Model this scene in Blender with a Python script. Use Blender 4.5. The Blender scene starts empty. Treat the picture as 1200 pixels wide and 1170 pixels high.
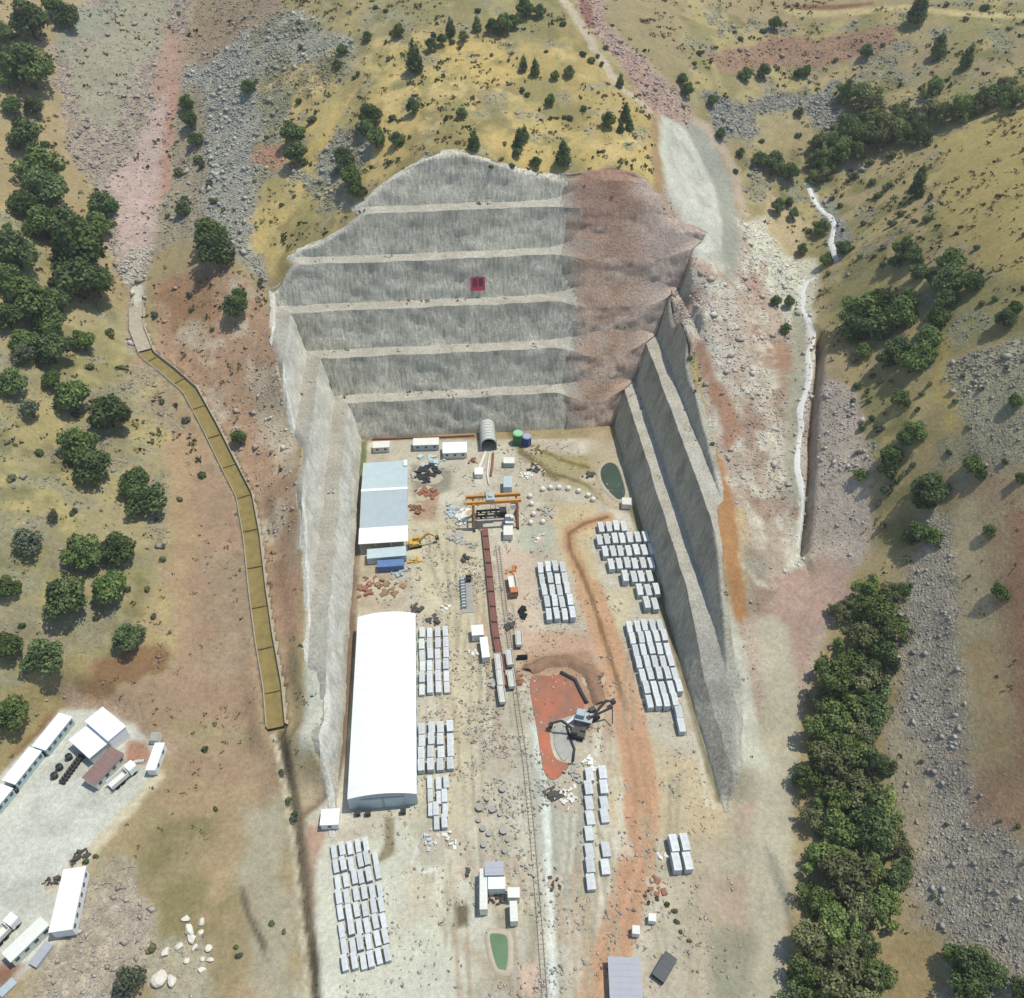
import bpy, math, random
import numpy as np
from math import radians, sin, cos, pi
random.seed(7); RNG = np.random.default_rng(11)
scn = bpy.context.scene
COL = scn.collection

# ------------------------------------------------------------------ camera model (survey of the photograph)
PIT, YAW, FOC, CH = radians(43), radians(5), 1000.0, 200.0
F_ = np.array([sin(YAW)*cos(PIT), cos(YAW)*cos(PIT), -sin(PIT)])
R_ = np.array([cos(YAW), -sin(YAW), 0.0]); U_ = np.cross(R_, F_)
EYE = np.array([0, 0, CH])
def ray(x, y): return F_ + R_*(x-600)/FOC - U_*(y-585)/FOC
def at(x, y, z=0.0):
    d = ray(x, y); return EYE + d*((z-CH)/d[2])
def pix(P):
    v = np.asarray(P)-EYE; w = v@F_; return 600+FOC*(v@R_)/w, 585-FOC*(v@U_)/w
def mpp(P): return float((np.asarray(P)-EYE)@F_)/FOC

def lin(c):
    c = np.asarray(c, float)/255.0
    return np.where(c <= 0.04045, c/12.92, ((c+0.055)/1.055)**2.4)
KA = 0.83
def alb(c, k=1.0):
    a = lin(c); a = (a*.94+.06*float(a.mean()))*np.array([.99, .995, .94]); return np.clip(a*KA*k, 0, 0.9)

# ------------------------------------------------------------------ noise on arrays
_L = RNG.random((256, 256))
def vnoise(x, y):
    xi = np.floor(x).astype(int); yi = np.floor(y).astype(int)
    fx = x-xi; fy = y-yi; fx = fx*fx*(3-2*fx); fy = fy*fy*(3-2*fy)
    a = _L[xi & 255, yi & 255]; b = _L[(xi+1) & 255, yi & 255]
    c = _L[xi & 255, (yi+1) & 255]; d = _L[(xi+1) & 255, (yi+1) & 255]
    return (a*(1-fx)+b*fx)*(1-fy)+(c*(1-fx)+d*fx)*fy
def fbm(x, y, s, o=4, g=0.55):
    x = np.asarray(x, float)/s; y = np.asarray(y, float)/s; t = 0; a = 1.0; n = 0
    for k in range(o):
        t = t+a*(vnoise(x+17.3*k, y+9.1*k)*2-1); n += a; a *= g; x = x*2.03; y = y*2.03
    return t/n
def sstep(a, b, x):
    t = np.clip((x-a)/(b-a), 0, 1); return t*t*(3-2*t)

# ------------------------------------------------------------------ the cut: a stepped pit, three sides
XL, XR, YB = -34.0, 60.6, 251.0
PD, PZ = [-1e4, 0.0], [0.0, 0.0]
for k in range(6):
    PD += [8.5*k+3.5, 8.5*k+8.5]; PZ += [14.0*(k+1), 14.0*(k+1)+0.2]
PD = PD[:-1]; PZ = PZ[:-1]; PD += [400]; PZ += [84+4*(400-46)]
def cut_d(x, y): return np.maximum(np.maximum(XL-x, x-XR), y-YB)
def cut_z(d): return np.interp(d, PD, PZ)
def red_w(x, y, d): return sstep(37, 55, x)*sstep(-1, 9, XR+d-x)*(y > YB)
def C2_(x, y, dd=0.0):
    d0_ = cut_d(x, y); d = np.maximum(d0_-dd, -1e3); w = red_w(x, y, d0_)
    z = cut_z(d)*(1-.8*w)+.8*w*np.where(d < 0, 0, np.where(d <= 46, 1.826*d, cut_z(d)))
    wq = .85*sstep(162, 122, y)*(x-XR >= d0_-1e-6)
    z = np.where((x-XR >= d0_-1e-6) & (d > 20.5), np.minimum(z, 42+1.6*(d-20.5)), z)
    return z*(1-wq)+wq*np.minimum(z, 1.05*np.maximum(d, 0))
def C_(x, y): return C2_(x, y)

def march(fun, px, py, t0=70.0, t1=900.0):
    d = ray(px, py); t = np.arange(t0, t1, 0.6)
    P = EYE[None, :]+d[None, :]*t[:, None]
    h = P[:, 2]-fun(P[:, 0], P[:, 1]); i = np.argmax(h < 0)
    if h[i] >= 0: i = len(t)-1
    if i == 0: return P[0]
    a = h[i-1]/(h[i-1]-h[i]+1e-9); Q = P[i-1]+(P[i]-P[i-1])*min(max(a, 0), 1)
    return Q

# ------------------------------------------------------------------ natural ground: thin plate through surveyed points
ctl = []
for px, py in [(430,235),(470,206),(520,182),(560,187),(605,202),(650,212),(705,212),(758,232),(775,349),
               (380,285),(338,322),(326,345),(332,437),(345,500),(352,570),(358,640),(363,714),(368,780),(384,850),
               (790,385),(803,426),(816,470),(826,510),(836,590),(841,650),(848,716),(851,800)]:
    ctl.append(march(C_, px, py))
for px, py, z in [(350,965,.6),(352,862,13.5),(374,872,12.5),(366,912,4.5),(364,940,1.5),(868,880,6.5),(866,840,9),(872,800,11),(862,905,6),(852,915,4),(850,932,.8),(350,1160,.4),(300,1160,2),(200,1165,3),(100,1165,4),(240,950,5),(300,900,5),(200,800,11),(260,700,15),
        (325,850,6),(310,740,10),(295,600,19),(270,520,24),(220,450,31),(165,400,37),(300,480,29),(320,560,22),(330,640,17),(342,720,13.2),(346,800,12.2),
        (100,800,13),(0,850,14),(0,720,26),(100,620,27),(170,600,23),(0,500,44),(150,450,35),(80,520,34),(160,330,45),(0,300,66),(100,250,60),(190,200,62),
        (280,330,51),(250,250,60),(300,200,68),(360,150,80),(0,120,86),(90,30,98),(215,60,84),(300,30,101),(410,180,79),(485,80,97),(560,140,91),(640,140,87),
        (600,10,109),(690,10,108),(740,90,92),(765,150,82),(775,200,75),(800,200,68),(830,230,60),(800,140,78),(860,330,46),(850,260,58),(820,320,52),(805,370,46),(860,170,68),
        (855,450,37),(895,420,37),(900,520,31),(870,600,26),(905,640,19),(870,720,15),(900,740,13),(940,640,17),(935,520,29),(938,400,37),(945,320,43),(970,255,52),(950,205,59),
        (1010,640,24),(990,520,37),(985,420,45),(1100,500,52),(1050,400,55),(1200,480,64),(1080,620,34),(960,720,15),(1200,680,44),(1100,760,24),(1010,820,10),(1040,950,8),
        (1200,850,34),(1140,950,19),(1200,1020,25),(1080,1080,8),(1200,1165,17),(960,900,4),(900,850,4),(880,930,1.0),(860,1000,.6),(900,1000,2),(950,1100,2.5),(840,1160,.4),(1000,1165,4),
        (1000,300,54),(1100,200,74),(1200,300,82),(1150,250,79),(1000,150,72),(1100,110,84),(1200,90,95),(1200,0,108),(1050,40,96),(900,20,95),(900,110,78),(830,90,86),(980,90,82)]:
    ctl.append(at(px, py, z))
for x, y, z in [(-330,560,118),(-120,560,138),(60,560,143),(240,560,150),(-330,300,100),(-300,120,48),(-260,-60,28),(0,-80,0.5),(330,420,150),(330,220,100),(280,80,52),(230,-60,30),(-60,-60,.5),(80,-60,.5)]:
    ctl.append(np.array([x, y, z], float))
ctl = np.array(ctl)
def _phi(r2): return 0.5*r2*np.log(r2+1e-9)
_S = 100.0
_c = ctl[:, :2]/_S; _n = len(_c)
_A = np.zeros((_n+3, _n+3)); _A[:_n, :_n] = _phi(((_c[:, None]-_c[None])**2).sum(-1))+np.eye(_n)*0.00003
_A[:_n, _n] = 1; _A[:_n, _n+1:] = _c; _A[_n:, :_n] = _A[:_n, _n:].T
_w = np.linalg.solve(_A, np.r_[ctl[:, 2], 0, 0, 0])
XMIN, XMAX, YMIN, YMAX = -250.0, 268.0, -40.0, 560.0
def N_(x, y):
    x = np.asarray(x, float); y = np.asarray(y, float); sh = x.shape
    xc = np.clip(x.ravel(), XMIN-60, XMAX+60); yc = np.clip(y.ravel(), YMIN-30, YMAX)
    out = np.empty(xc.size)
    for s in range(0, xc.size, 40000):
        q = np.c_[xc[s:s+40000], yc[s:s+40000]]/_S
        r2 = ((q[:, None]-_c[None])**2).sum(-1)
        out[s:s+40000] = _phi(r2)@_w[:_n]+_w[_n]+q@_w[_n+1:]
    ex = np.hypot(x.ravel()-xc, y.ravel()-yc)
    out = np.maximum(out, 0.0)+60*(1-np.exp(-ex/500))*(yc > 200)
    return out.reshape(sh)

# ------------------------------------------------------------------ terrain grid
ST = 0.8
gx = np.arange(XMIN, XMAX, ST); gy = np.arange(YMIN, YMAX, ST)
GX, GY = np.meshgrid(gx, gy)            # [row=y, col=x]
NN = N_(GX, GY); DD = cut_d(GX, GY)
T0 = np.where(DD < 0, 0.0, np.minimum(NN, C2_(GX, GY)))
T0 = np.where((GX > XR) & (GY < 106), np.minimum(T0, np.maximum(DD, 0)*(.1+1.2*sstep(93, 106, GY))+np.maximum(DD-7, 0)*.8), T0)
def bil(G, x, y):
    u = np.clip((np.asarray(x)-gx[0])/ST, 0, len(gx)-1.001); v = np.clip((np.asarray(y)-gy[0])/ST, 0, len(gy)-1.001)
    i = u.astype(int); j = v.astype(int); a = u-i; b = v-j
    return (G[j, i]*(1-a)+G[j, i+1]*a)*(1-b)+(G[j+1, i]*(1-a)+G[j+1, i+1]*a)*b

def seg_dist(X, Y, P, closed=False):
    D = np.full(X.shape, 1e9); n = len(P)
    for i in range(n if closed else n-1):
        a = P[i][:2]; b = P[(i+1) % n][:2]; e = b-a
        t = np.clip(((X-a[0])*e[0]+(Y-a[1])*e[1])/(e@e+1e-9), 0, 1)
        D = np.minimum(D, np.hypot(X-a[0]-t*e[0], Y-a[1]-t*e[1]))
    return D
def inside(X, Y, P):
    r = np.zeros(X.shape, bool); n = len(P)
    for i in range(n):
        a = P[i]; b = P[(i+1) % n]
        c = ((a[1] > Y) != (b[1] > Y)) & (X < (b[0]-a[0])*(Y-a[1])/(b[1]-a[1]+1e-12)+a[0])
        r ^= c
    return r
def window(P, m):
    P = np.array(P); x0, y0 = P[:, 0].min()-m, P[:, 1].min()-m; x1, y1 = P[:, 0].max()+m, P[:, 1].max()+m
    return (slice(max(0, int((y0-gy[0])/ST)), max(1, int((y1-gy[0])/ST)+2)), slice(max(0, int((x0-gx[0])/ST)), max(1, int((x1-gx[0])/ST)+2)))

# yard terrace
YZ = 9.0
yard = [at(x, y, YZ) for x, y in [(-40,985),(-20,940),(66,822),(110,822),(160,845),(200,875),(185,915),(120,990),(104,1015),(88,1090),(70,1112),(30,1150),(-20,1195),(-90,1200)]]
w = window(yard, 25); X, Y = GX[w], GY[w]
sd = seg_dist(X, Y, yard, True)*np.where(inside(X, Y, yard), 1, -1)
a = sstep(-6, 1.5, sd); T0[w] = T0[w]*(1-a)+YZ*a
BASE = T0.copy()
def ground(px, py, dz=0.0):
    return march(lambda x, y: bil(BASE, x, y)+dz, px, py)
def gz(x, y): return float(bil(BASE, x, y))

# drainage channel: carved; trench by the stream: added to hold a bank shadow
CHP = [(158,355),(160,385),(172,415),(196,433),(222,456),(246,500),(268,545),(286,580),(295,630),(301,690),(310,750),(318,800),(324,853)]
chan = [ground(*p) for p in CHP]
def resample(P, st):
    P = np.array(P); s = np.r_[0, np.cumsum(np.linalg.norm(np.diff(P[:, :2], axis=0), axis=1))]
    q = np.linspace(0, s[-1], int(s[-1]/st)+2); return np.c_[[np.interp(q, s, P[:, k]) for k in range(3)]].T
chan = resample(chan, 1.5)
chan[:, 2] = np.convolve(np.pad(chan[:, 2], 12, mode='edge'), np.ones(25)/25, 'valid')
CHW = 2.3
T = T0.copy()
w = window(chan, 12); X, Y = GX[w], GY[w]
dc = seg_dist(X, Y, chan)
i = np.argmin((X[..., None]-chan[None, None, ::4, 0])**2+(Y[..., None]-chan[None, None, ::4, 1])**2, -1)
zc = chan[::4, 2][i]
a = 1-sstep(CHW+0.6, 9, dc); tz = np.where(dc < CHW+0.5, zc-2.6, zc-0.1)
T[w] = T[w]*(1-a)+tz*a
BASE2 = T.copy()
trench = resample([ground(*p) for p in [(961,395),(956,460),(951,520),(949,570),(946,610),(942,648)]], 1.5)
w = window(trench, 14); X, Y = GX[w], GY[w]
dt = seg_dist(X, Y, trench); side = np.sign(X-np.interp(Y, trench[::-1, 1], trench[::-1, 0]))
T[w] += -4.5*(1-sstep(0.3, 1.2, dt))+np.where(side > 0, 1.5*(sstep(0.6, 1.6, dt)-sstep(5, 13, dt)), 0)
ditch = resample([ground(*p) for p in [(327,858),(334,895),(341,930),(347,975),(352,1020),(358,1080),(364,1140),(370,1210)]], 1.2)
w = window(ditch, 5); T[w] += -1.7*(1-sstep(.5, 1.9, seg_dist(GX[w], GY[w], ditch)))

# ------------------------------------------------------------------ painting ground cover (soil colours, and one painted wall shadow)
HH, WW = GX.shape
CO = np.zeros((HH, WW, 3)); RO = np.zeros((HH, WW)); ED = fbm(GX, GY, 9.0, 4); ED2 = fbm(GX+300, GY-90, 30, 4); FN = fbm(GX, GY, 3.0, 3)
CO[:] = alb((166, 148, 108))
def blend(w, a, col, rock):
    c_ = alb(col); c_ = (c_*.97+.03*c_.mean())*np.array([.97, 1.0, .92])
    CO[w] = CO[w]*(1-a[..., None])+c_*a[..., None]
    if rock is not None: RO[w] = RO[w]*(1-a)+rock*a
def poly(pts, col, soft=2.0, rough=4.0, rock=None, op=1.0):
    P = [ground(*p) for p in pts]; w = window(P, soft+rough+3); X, Y = GX[w], GY[w]
    if X.size == 0: return
    sd = seg_dist(X, Y, P, True)*np.where(inside(X, Y, P), 1, -1)+ED[w]*rough
    blend(w, sstep(-soft, soft, sd)*op, col, rock)
def stroke(pts, width, col, soft=0.8, rough=0.8, rock=None, op=1.0):
    P = [ground(*p) for p in pts]; w = window(P, width+soft+rough+3); X, Y = GX[w], GY[w]
    if X.size == 0: return
    d = width/2-seg_dist(X, Y, P)+FN[w]*rough
    blend(w, sstep(-soft, soft, d)*op, col, rock)
def spots(pts, col, thr, soft, scale, seed, rock=None, op=1.0):
    P = [ground(*p) for p in pts]; w = window(P, 8); X, Y = GX[w], GY[w]
    if X.size == 0: return
    sd = seg_dist(X, Y, P, True)*np.where(inside(X, Y, P), 1, -1)+ED[w]*4
    n = fbm(X+seed*131.7, Y+seed*57.1, scale, 4)
    blend(w, sstep(-2, 3, sd)*sstep(thr-soft, thr+soft, n)*op, col, rock)

FULL = [(-30,-20),(1230,-20),(1230,1200),(-30,1200)]
# hillsides
poly([(560,-20),(1230,-20),(1230,150),(1000,200),(860,170),(770,110),(700,40)], (160,143,108), 4, 10)
poly([(930,180),(1230,80),(1230,620),(1100,640),(1020,640),(1000,450),(960,330)], (170,149,108), 3, 8)
poly([(-30,250),(60,250),(150,400),(200,560),(170,760),(60,860),(-30,900)], (165,150,113), 3, 8)
poly([(330,-20),(640,-20),(690,30),(560,50),(400,70),(330,110)], (154,140,100), 4, 8)
poly([(200,80),(330,10),(420,50),(400,110),(345,135),(335,170),(305,230),(310,330),(255,300),(225,240)], (168,162,148), 3, 7, .8)
poly([(345,120),(400,92),(470,50),(560,45),(650,40),(700,50),(730,100),(768,150),(768,228),(650,206),(560,185),(520,178),(430,230),(332,330),(300,280),(305,220),(340,170)], (198,170,106), 3, 7, .05)
poly([(560,20),(690,20),(730,90),(760,150),(700,170),(620,110),(590,60)], (172,150,98), 4, 8, .05, .7)
spots([(300,100),(760,40),(770,230),(520,180),(330,330)], (160,140,92), .12, .12, 22, 3)
spots([(300,100),(760,40),(770,230),(520,180),(330,330)], (206,178,122), .2, .1, 12, 5, None, .8)
poly([(395,150),(440,150),(430,200),(410,240),(380,250),(370,200)], (158,152,134), 2, 5, .9)
stroke([(345,200),(390,240),(420,225)], 5, (165,155,135), 1, 3, .8)
poly([(300,172),(330,165),(342,190),(320,205),(300,195)], (188,140,112), 1.5, 4, .5)
poly([(262,385),(310,380),(325,410),(300,420),(265,412)], (178,122,96), 1.5, 3, .3)
for sd_i, (cc, th, sc) in enumerate([((142,134,88), .06, 18), ((184,164,112), .2, 12), ((150,144,122), .22, 8), ((126,120,78), .24, 9)]):
    spots([(780,-20),(1230,-20),(1230,640),(1020,640),(950,300),(820,150)], cc, th, .14, sc, 80+sd_i, .7 if sd_i == 2 else None, .75)
    spots([(-30,240),(60,240),(150,400),(200,560),(170,780),(-30,900)], cc, th, .14, sc, 90+sd_i, .7 if sd_i == 2 else None, .7)
    spots([(300,-20),(700,-20),(760,120),(760,225),(520,180),(330,330),(300,220)], cc, th+.06, .14, sc, 100+sd_i, .6 if sd_i == 2 else None, .6)
# left scree
poly([(110,-20),(232,-20),(215,60),(215,100),(200,190),(195,240),(180,290),(172,330),(172,405),(155,410),(148,330),(125,280),(118,220),(85,200),(68,120),(62,60)], (172,153,138), 2, 5, .75)
poly([(150,-20),(205,-10),(182,60),(135,150),(100,140),(80,80)], (160,151,132), 3, 4, .35)
poly([(60,20),(150,-10),(120,40),(70,70)], (150,146,130), 3, 4, .3)
poly([(192,25),(216,45),(214,100),(190,125),(178,110)], (170,138,122), 2, 3, .3)
poly([(200,100),(205,112),(201,190),(195,240),(182,285),(145,300),(127,215),(150,185)], (190,163,156), 2, 3, .35)
stroke([(203,105),(197,190),(192,235)], 5, (186,142,126), 2, 2)
poly([(145,290),(180,285),(172,330),(170,400),(152,405),(150,330)], (190,176,162), 1.5, 3, .9)
stroke([(160,335),(161,390),(172,412),(195,430)], 3.5, (214,206,192), .6, .6, .0)
poly([(232,-20),(330,-20),(330,15),(235,80),(215,60)], (158,136,112), 3, 5, .4)
poly([(215,100),(240,100),(240,210),(235,280),(205,290),(180,300),(200,190)], (160,146,124), 2, 4, .5)
poly([(172,330),(240,310),(310,340),(335,420),(340,500),(352,580),(346,700),(330,800),(308,620),(275,545),(245,490),(190,420)], (176,141,115), 2, 5, .35)
poly([(290,420),(335,440),(345,520),(350,590),(325,560),(300,490)], (194,172,150), 2, 5, .4, .85)
spots([(172,330),(310,340),(345,500),(346,700),(330,800),(275,545)], (196,178,156), .18, .12, 9, 8, None, .8)
poly([(300,640),(345,620),(348,760),(335,820),(318,740)], (168,132,106), 2, 4, .2, .7)
poly([(180,330),(250,320),(250,370),(200,390)], (163,124,94), 2, 5, .3)
# between the trees and the channel
poly([(160,425),(215,465),(265,555),(290,600),(300,700),(316,850),(330,900),(200,900),(110,850),(120,800),(175,770),(190,650),(205,560),(170,480)], (166,136,112), 2, 6, .2)
poly([(190,500),(235,520),(235,640),(215,760),(190,700)], (176,146,112), 3, 4, .1, .7)
poly([(230,640),(295,650),(310,760),(250,790)], (156,134,112), 3, 6, .1, .8)
poly([(150,430),(200,440),(215,500),(170,500)], (158,144,118), 2, 5, .5, .8)
spots([(-30,440),(200,440),(200,780),(-30,860)], (150,140,116), .12, .15, 10, 11, .6, .8)
spots([(-30,440),(200,440),(200,780),(-30,860)], (180,162,112), .2, .15, 14, 12, None, .7)
stroke([(-20,915),(40,845),(100,800),(180,770)], 9, (142,108,78), 1.5, 2)
stroke([(-20,890),(30,830),(90,780)], 7, (158,140,98), 2, 2)
# lower left field
poly([(110,850),(330,850),(350,960),(352,1200),(130,1200),(95,1130),(150,990),(200,890)], (157,139,107), 3, 6, .1)
poly([(205,880),(320,860),(335,930),(260,960),(205,960)], (160,130,108), 3, 6, .2, .8)
spots([(150,940),(330,930),(350,1190),(150,1190)], (138,126,86), .08, .15, 16, 21, None, .8)
spots([(150,840),(330,850),(350,1190),(150,1190)], (174,146,116), .18, .15, 11, 22, None, .7)
poly([(285,950),(335,940),(350,1200),(300,1200),(290,1080)], (166,157,138), 3, 5, .2, .85)
stroke([(283,1040),(292,1075),(305,1100),(312,1125)], 1.0, (100,92,78), .6, .6)
poly([(85,1040),(160,1005),(178,1080),(150,1170),(120,1200),(-20,1200),(30,1150)], (178,162,146), 2, 5, .95)
poly([(105,1010),(150,985),(160,1030),(110,1045)], (165,152,130), 2, 4, .7)
poly([(170,1110),(240,1090),(250,1200),(170,1200)], (176,166,148), 2, 6, .7, .7)
poly([(60,800),(150,830),(210,870),(195,890),(150,850),(90,830)], (168,142,122), 2, 4, .5)
# yard
poly([(-60,985),(-30,940),(70,832),(112,832),(158,850),(192,880),(175,912),(120,985),(100,1015),(80,1090),(20,1150),(-60,1190)], (206,203,196), .8, 1.5, .0)
spots([(-30,930),(150,850),(190,880),(60,1090),(-20,1150)], (190,186,178), .1, .15, 8, 31, None, .7)
poly([(150,870),(172,868),(178,890),(150,900)], (178,132,112), 1, 1.5, .1)
poly([(0,1120),(30,1130),(10,1160),(-30,1170)], (150,108,88), 1.5, 2)
stroke([(60,1040),(100,1005),(185,910)], 2.5, (206,190,166), .8, 1)
# right of the face: gully, white slope, red road
poly([(770,225),(790,190),(850,200),(905,330),(945,380),(960,450),(1005,460),(1016,640),(985,690),(960,780),(900,900),(855,930),(850,760),(838,600),(800,440),(775,350)], (184,163,148), 2, 5, .45)
poly([(772,130),(802,140),(830,190),(852,240),(850,330),(820,325),(790,270),(776,200)], (204,201,192), 2, 3, .12)
poly([(790,130),(830,150),(862,215),(866,330),(848,330),(838,220),(815,175)], (164,161,152), 1.5, 2, .2)
stroke([(770,110),(830,150),(862,200),(872,250)], 4, (190,168,150), 1.2, 1)
poly([(760,240),(782,262),(815,345),(840,430),(808,420),(776,350),(766,290)], (198,170,154), 2, 4, .7)
stroke([(766,140),(770,180),(771,222)], 3, (172,140,104), .8, .8, .1)
poly([(772,225),(795,250),(830,320),(820,350),(780,345),(766,290)], (192,160,140), 2, 3, .5)
poly([(672,-20),(690,30),(735,95),(766,135),(800,140),(772,92),(715,38),(700,-20)], (186,152,138), 2, 4, .6)
poly([(722,62),(745,66),(790,130),(765,132),(735,90)], (182,130,114), 1.5, 3, .5)
stroke([(682,-10),(690,28)], 5, (160,112,98), 1, 1)
stroke([(660,0),(690,45),(725,100),(760,130)], 4, (196,176,156), 1, 1)
poly([(780,330),(850,330),(880,420),(850,440),(815,400)], (194,176,164), 2, 4, .6)
poly([(865,260),(905,250),(945,330),(940,400),(905,350)], (204,197,180), 2, 3, .5)
poly([(900,225),(945,260),(940,320),(900,270)], (186,164,128), 2, 4, .2)
poly([(815,398),(832,410),(850,460),(868,500),(850,530),(835,470)], (164,118,96), 1.2, 2, .2)
poly([(826,520),(850,540),(868,640),(878,720),(860,735),(848,660),(838,600)], (176,128,84), 1.2, 1.5, .1)
stroke([(812,430),(822,490),(832,560)], 2.2, (182,160,104), .8, .8)
stroke([(868,600),(876,680)], 3, (194,168,132), 1, 1)
poly([(872,640),(900,650),(902,720),(880,720)], (150,146,134), 2, 3, .3, .8)
poly([(890,410),(930,400),(935,470),(905,500)], (168,122,98), 2, 4, .2, .8)
poly([(880,430),(905,430),(930,560),(930,640),(905,600)], (196,184,168), 2, 5, .6, .8)
spots([(780,330),(900,330),(940,640),(880,740),(850,600)], (206,196,182), .15, .12, 7, 41, None, .8)
spots([(850,380),(940,380),(960,700),(880,760)], (160,126,108), .2, .12, 8, 42, None, .7)
poly([(925,660),(990,650),(1000,700),(960,740),(940,800),(890,760)], (176,146,134), 2, 4, .25)
poly([(965,450),(1005,458),(1016,600),(1012,660),(955,650),(955,560)], (182,164,152), 1.5, 2.5, .5)
stroke([(948,217),(957,238),(979,262),(974,284),(981,306)], 2.2, (216,214,210), .6, .6)
stroke([(965,240),(985,275),(980,300)], 6, (150,148,142), 1.5, 2, .5)
poly([(918,300),(960,300),(958,350),(945,400),(935,360)], (206,198,178), 1.5, 3, .4)
stroke([(940,330),(941,365),(951,400),(944,450),(937,500),(934,560),(941,600),(938,650)], 2.6, (222,216,204), .6, .8)
stroke([(938,370),(930,480),(928,580)], 5, (172,164,146), 1.5, 2, .3)
poly([(915,640),(945,635),(945,665),(920,670)], (208,200,186), 1.2, 2, .5)
poly([(700,20),(760,70),(815,130),(800,150),(760,125),(715,60)], (176,148,134), 2, 4, .7, .8)
spots([(800,330),(860,330),(880,265),(905,270),(940,330),(900,380),(780,340)], (212,203,190), .14, .15, 6, 71, .7, .7)
spots([(775,130),(830,180),(850,320),(800,300)], (178,172,162), .1, .15, 6, 73, .35, .6)
spots([(785,300),(850,320),(900,300),(910,400),(800,400)], (180,142,126), .2, .12, 7, 72, .6, .7)
# right hillside
poly([(1100,165),(1200,122),(1230,110),(1230,340),(1160,330),(1100,260)], (172,151,96), 2, 4, .0)
poly([(1090,400),(1110,380),(1130,450),(1120,540),(1100,520)], (186,160,92), 2, 4, .0, .7)
poly([(1110,420),(1230,400),(1230,540),(1130,560)], (160,152,132), 2, 6, .9, .8)
poly([(1115,560),(1230,540),(1230,1000),(1180,960),(1150,800),(1140,640)], (164,140,112), 3, 6, .25)
poly([(1188,600),(1230,590),(1230,980),(1190,960),(1178,760)], (154,114,92), 2, 5, .2, .85)
poly([(1085,590),(1140,590),(1148,760),(1160,920),(1230,1030),(1230,1200),(1050,1200),(1075,1060),(1045,880),(1050,740)], (170,156,141), 2, 5, .95)
poly([(1040,830),(1075,880),(1090,960),(1080,1010),(1060,980)], (176,158,134), 2, 4, .4)
stroke([(1130,600),(1142,680),(1148,770),(1152,870),(1180,940)], 5.5, (182,163,130), 1.5, 1.5, .1)
stroke([(1150,760),(1165,850),(1200,960)], 4, (178,150,112), 2, 2)
poly([(1130,880),(1200,900),(1200,970),(1140,960)], (166,128,106), 2, 5, .3, .7)
poly([(1030,1100),(1090,1080),(1110,1150),(1070,1200),(1010,1200)], (160,138,98), 2, 4, .1)
poly([(830,62),(905,42),(1050,28),(1045,52),(905,78),(840,85)], (160,126,104), 2, 4, .4)
stroke([(925,14),(1060,10),(1230,14)], 4, (196,176,126), 1, 1)
stroke([(925,8),(1020,5)], 3, (140,102,76), 1, 1)
poly([(830,115),(985,90),(990,140),(920,150),(840,165)], (152,146,135), 2, 6, .9)
poly([(880,130),(940,130),(960,170),(900,180)], (176,156,112), 2, 5, .1, .8)
poly([(812,395),(828,398),(850,455),(870,505),(852,530),(836,475)], (166,124,102), 1.4, 2.5, .3, .9)
stroke([(812,420),(822,480),(832,545)], 2.4, (184,160,104), .8, .8)
# the pit floor and the strip in front
flo = [(425,515),(733,492),(743,600),(790,760),(843,935),(850,1000),(850,1220),(355,1220),(352,960),(398,890),(412,740)]
poly(flo, (194,182,167), .6, .4, 0)
spots(flo, (212,203,190), .2, .2, 12, 61, None, .6)
spots(flo, (176,160,144), .22, .2, 9, 62, None, .5)
poly([(846,880),(935,790),(925,1000),(915,1220),(840,1220),(838,960)], (178,166,146), 2, 3, .25)
stroke([(905,740),(915,850),(905,960),(900,1060),(893,1220)], 9, (186,175,155), 1.5, 1.2, 0)
spots([(840,900),(890,880),(880,1200),(800,1200),(800,960)], (176,146,130), .05, .2, 9, 51, .2, .7)
poly([(760,940),(850,940),(850,1200),(800,1200)], (180,164,142), 3, 4, .1, .7)
poly([(830,1090),(885,1090),(885,1170),(835,1200)], (146,142,124), 2, 3, .1, .8)
poly([(715,840),(830,900),(845,980),(780,980),(745,1000),(715,960)], (198,176,142), 3, 4, 0, .8)
poly([(480,600),(560,600),(575,780),(560,860),(545,960),(500,1000),(530,850),(485,700)], (200,186,160), 3, 3, 0)
poly([(360,1000),(500,960),(560,1040),(560,1220),(360,1220)], (204,199,186), 3, 4, 0)
poly([(480,960),(520,880),(545,880),(545,960),(520,1060),(470,1100)], (204,190,166), 3, 3, 0, .7)
poly([(640,590),(700,590),(690,640),(720,720),(660,660)], (202,180,140), 2, 2.5, 0, .9)
poly([(690,690),(750,690),(730,740),(740,830),(700,760)], (206,192,160), 2, 2.5, 0, .8)
poly([(600,740),(690,740),(715,800),(720,860),(650,800),(605,790)], (190,152,128), 2, 3, 0, .9)
poly([(604,788),(625,768),(690,764),(712,800),(706,840),(690,838),(676,800),(640,784)], (160,124,98), 1, 2, .4, .8)
poly([(612,790),(640,770),(690,770),(700,830),(720,850),(700,880),(660,830)], (182,146,122), 2, 3, 0, .5)
poly([(590,640),(625,640),(632,740),(600,800),(585,720)], (206,178,160), 2, 3, 0, .6)
poly([(606,880),(650,910),(655,1000),(655,1170),(635,1170),(630,1000)], (184,181,170), 1.5, 2, 0)
poly([(655,905),(700,880),(690,960),(680,1050),(660,1050)], (166,160,148), 2, 2.5, .2, .9)
poly([(620,850),(640,850),(655,940),(640,950)], (206,206,200), 1.5, 1.5, 0)
stroke([(690,1200),(722,1100),(748,1010),(752,930),(740,850),(722,780),(704,730),(690,690)], 8.5, (198,152,122), .8, .6)
stroke([(683,1200),(714,1100),(740,1010),(746,930),(735,860)], 1.6, (172,132,104), .6, .4, None, .6)
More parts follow.
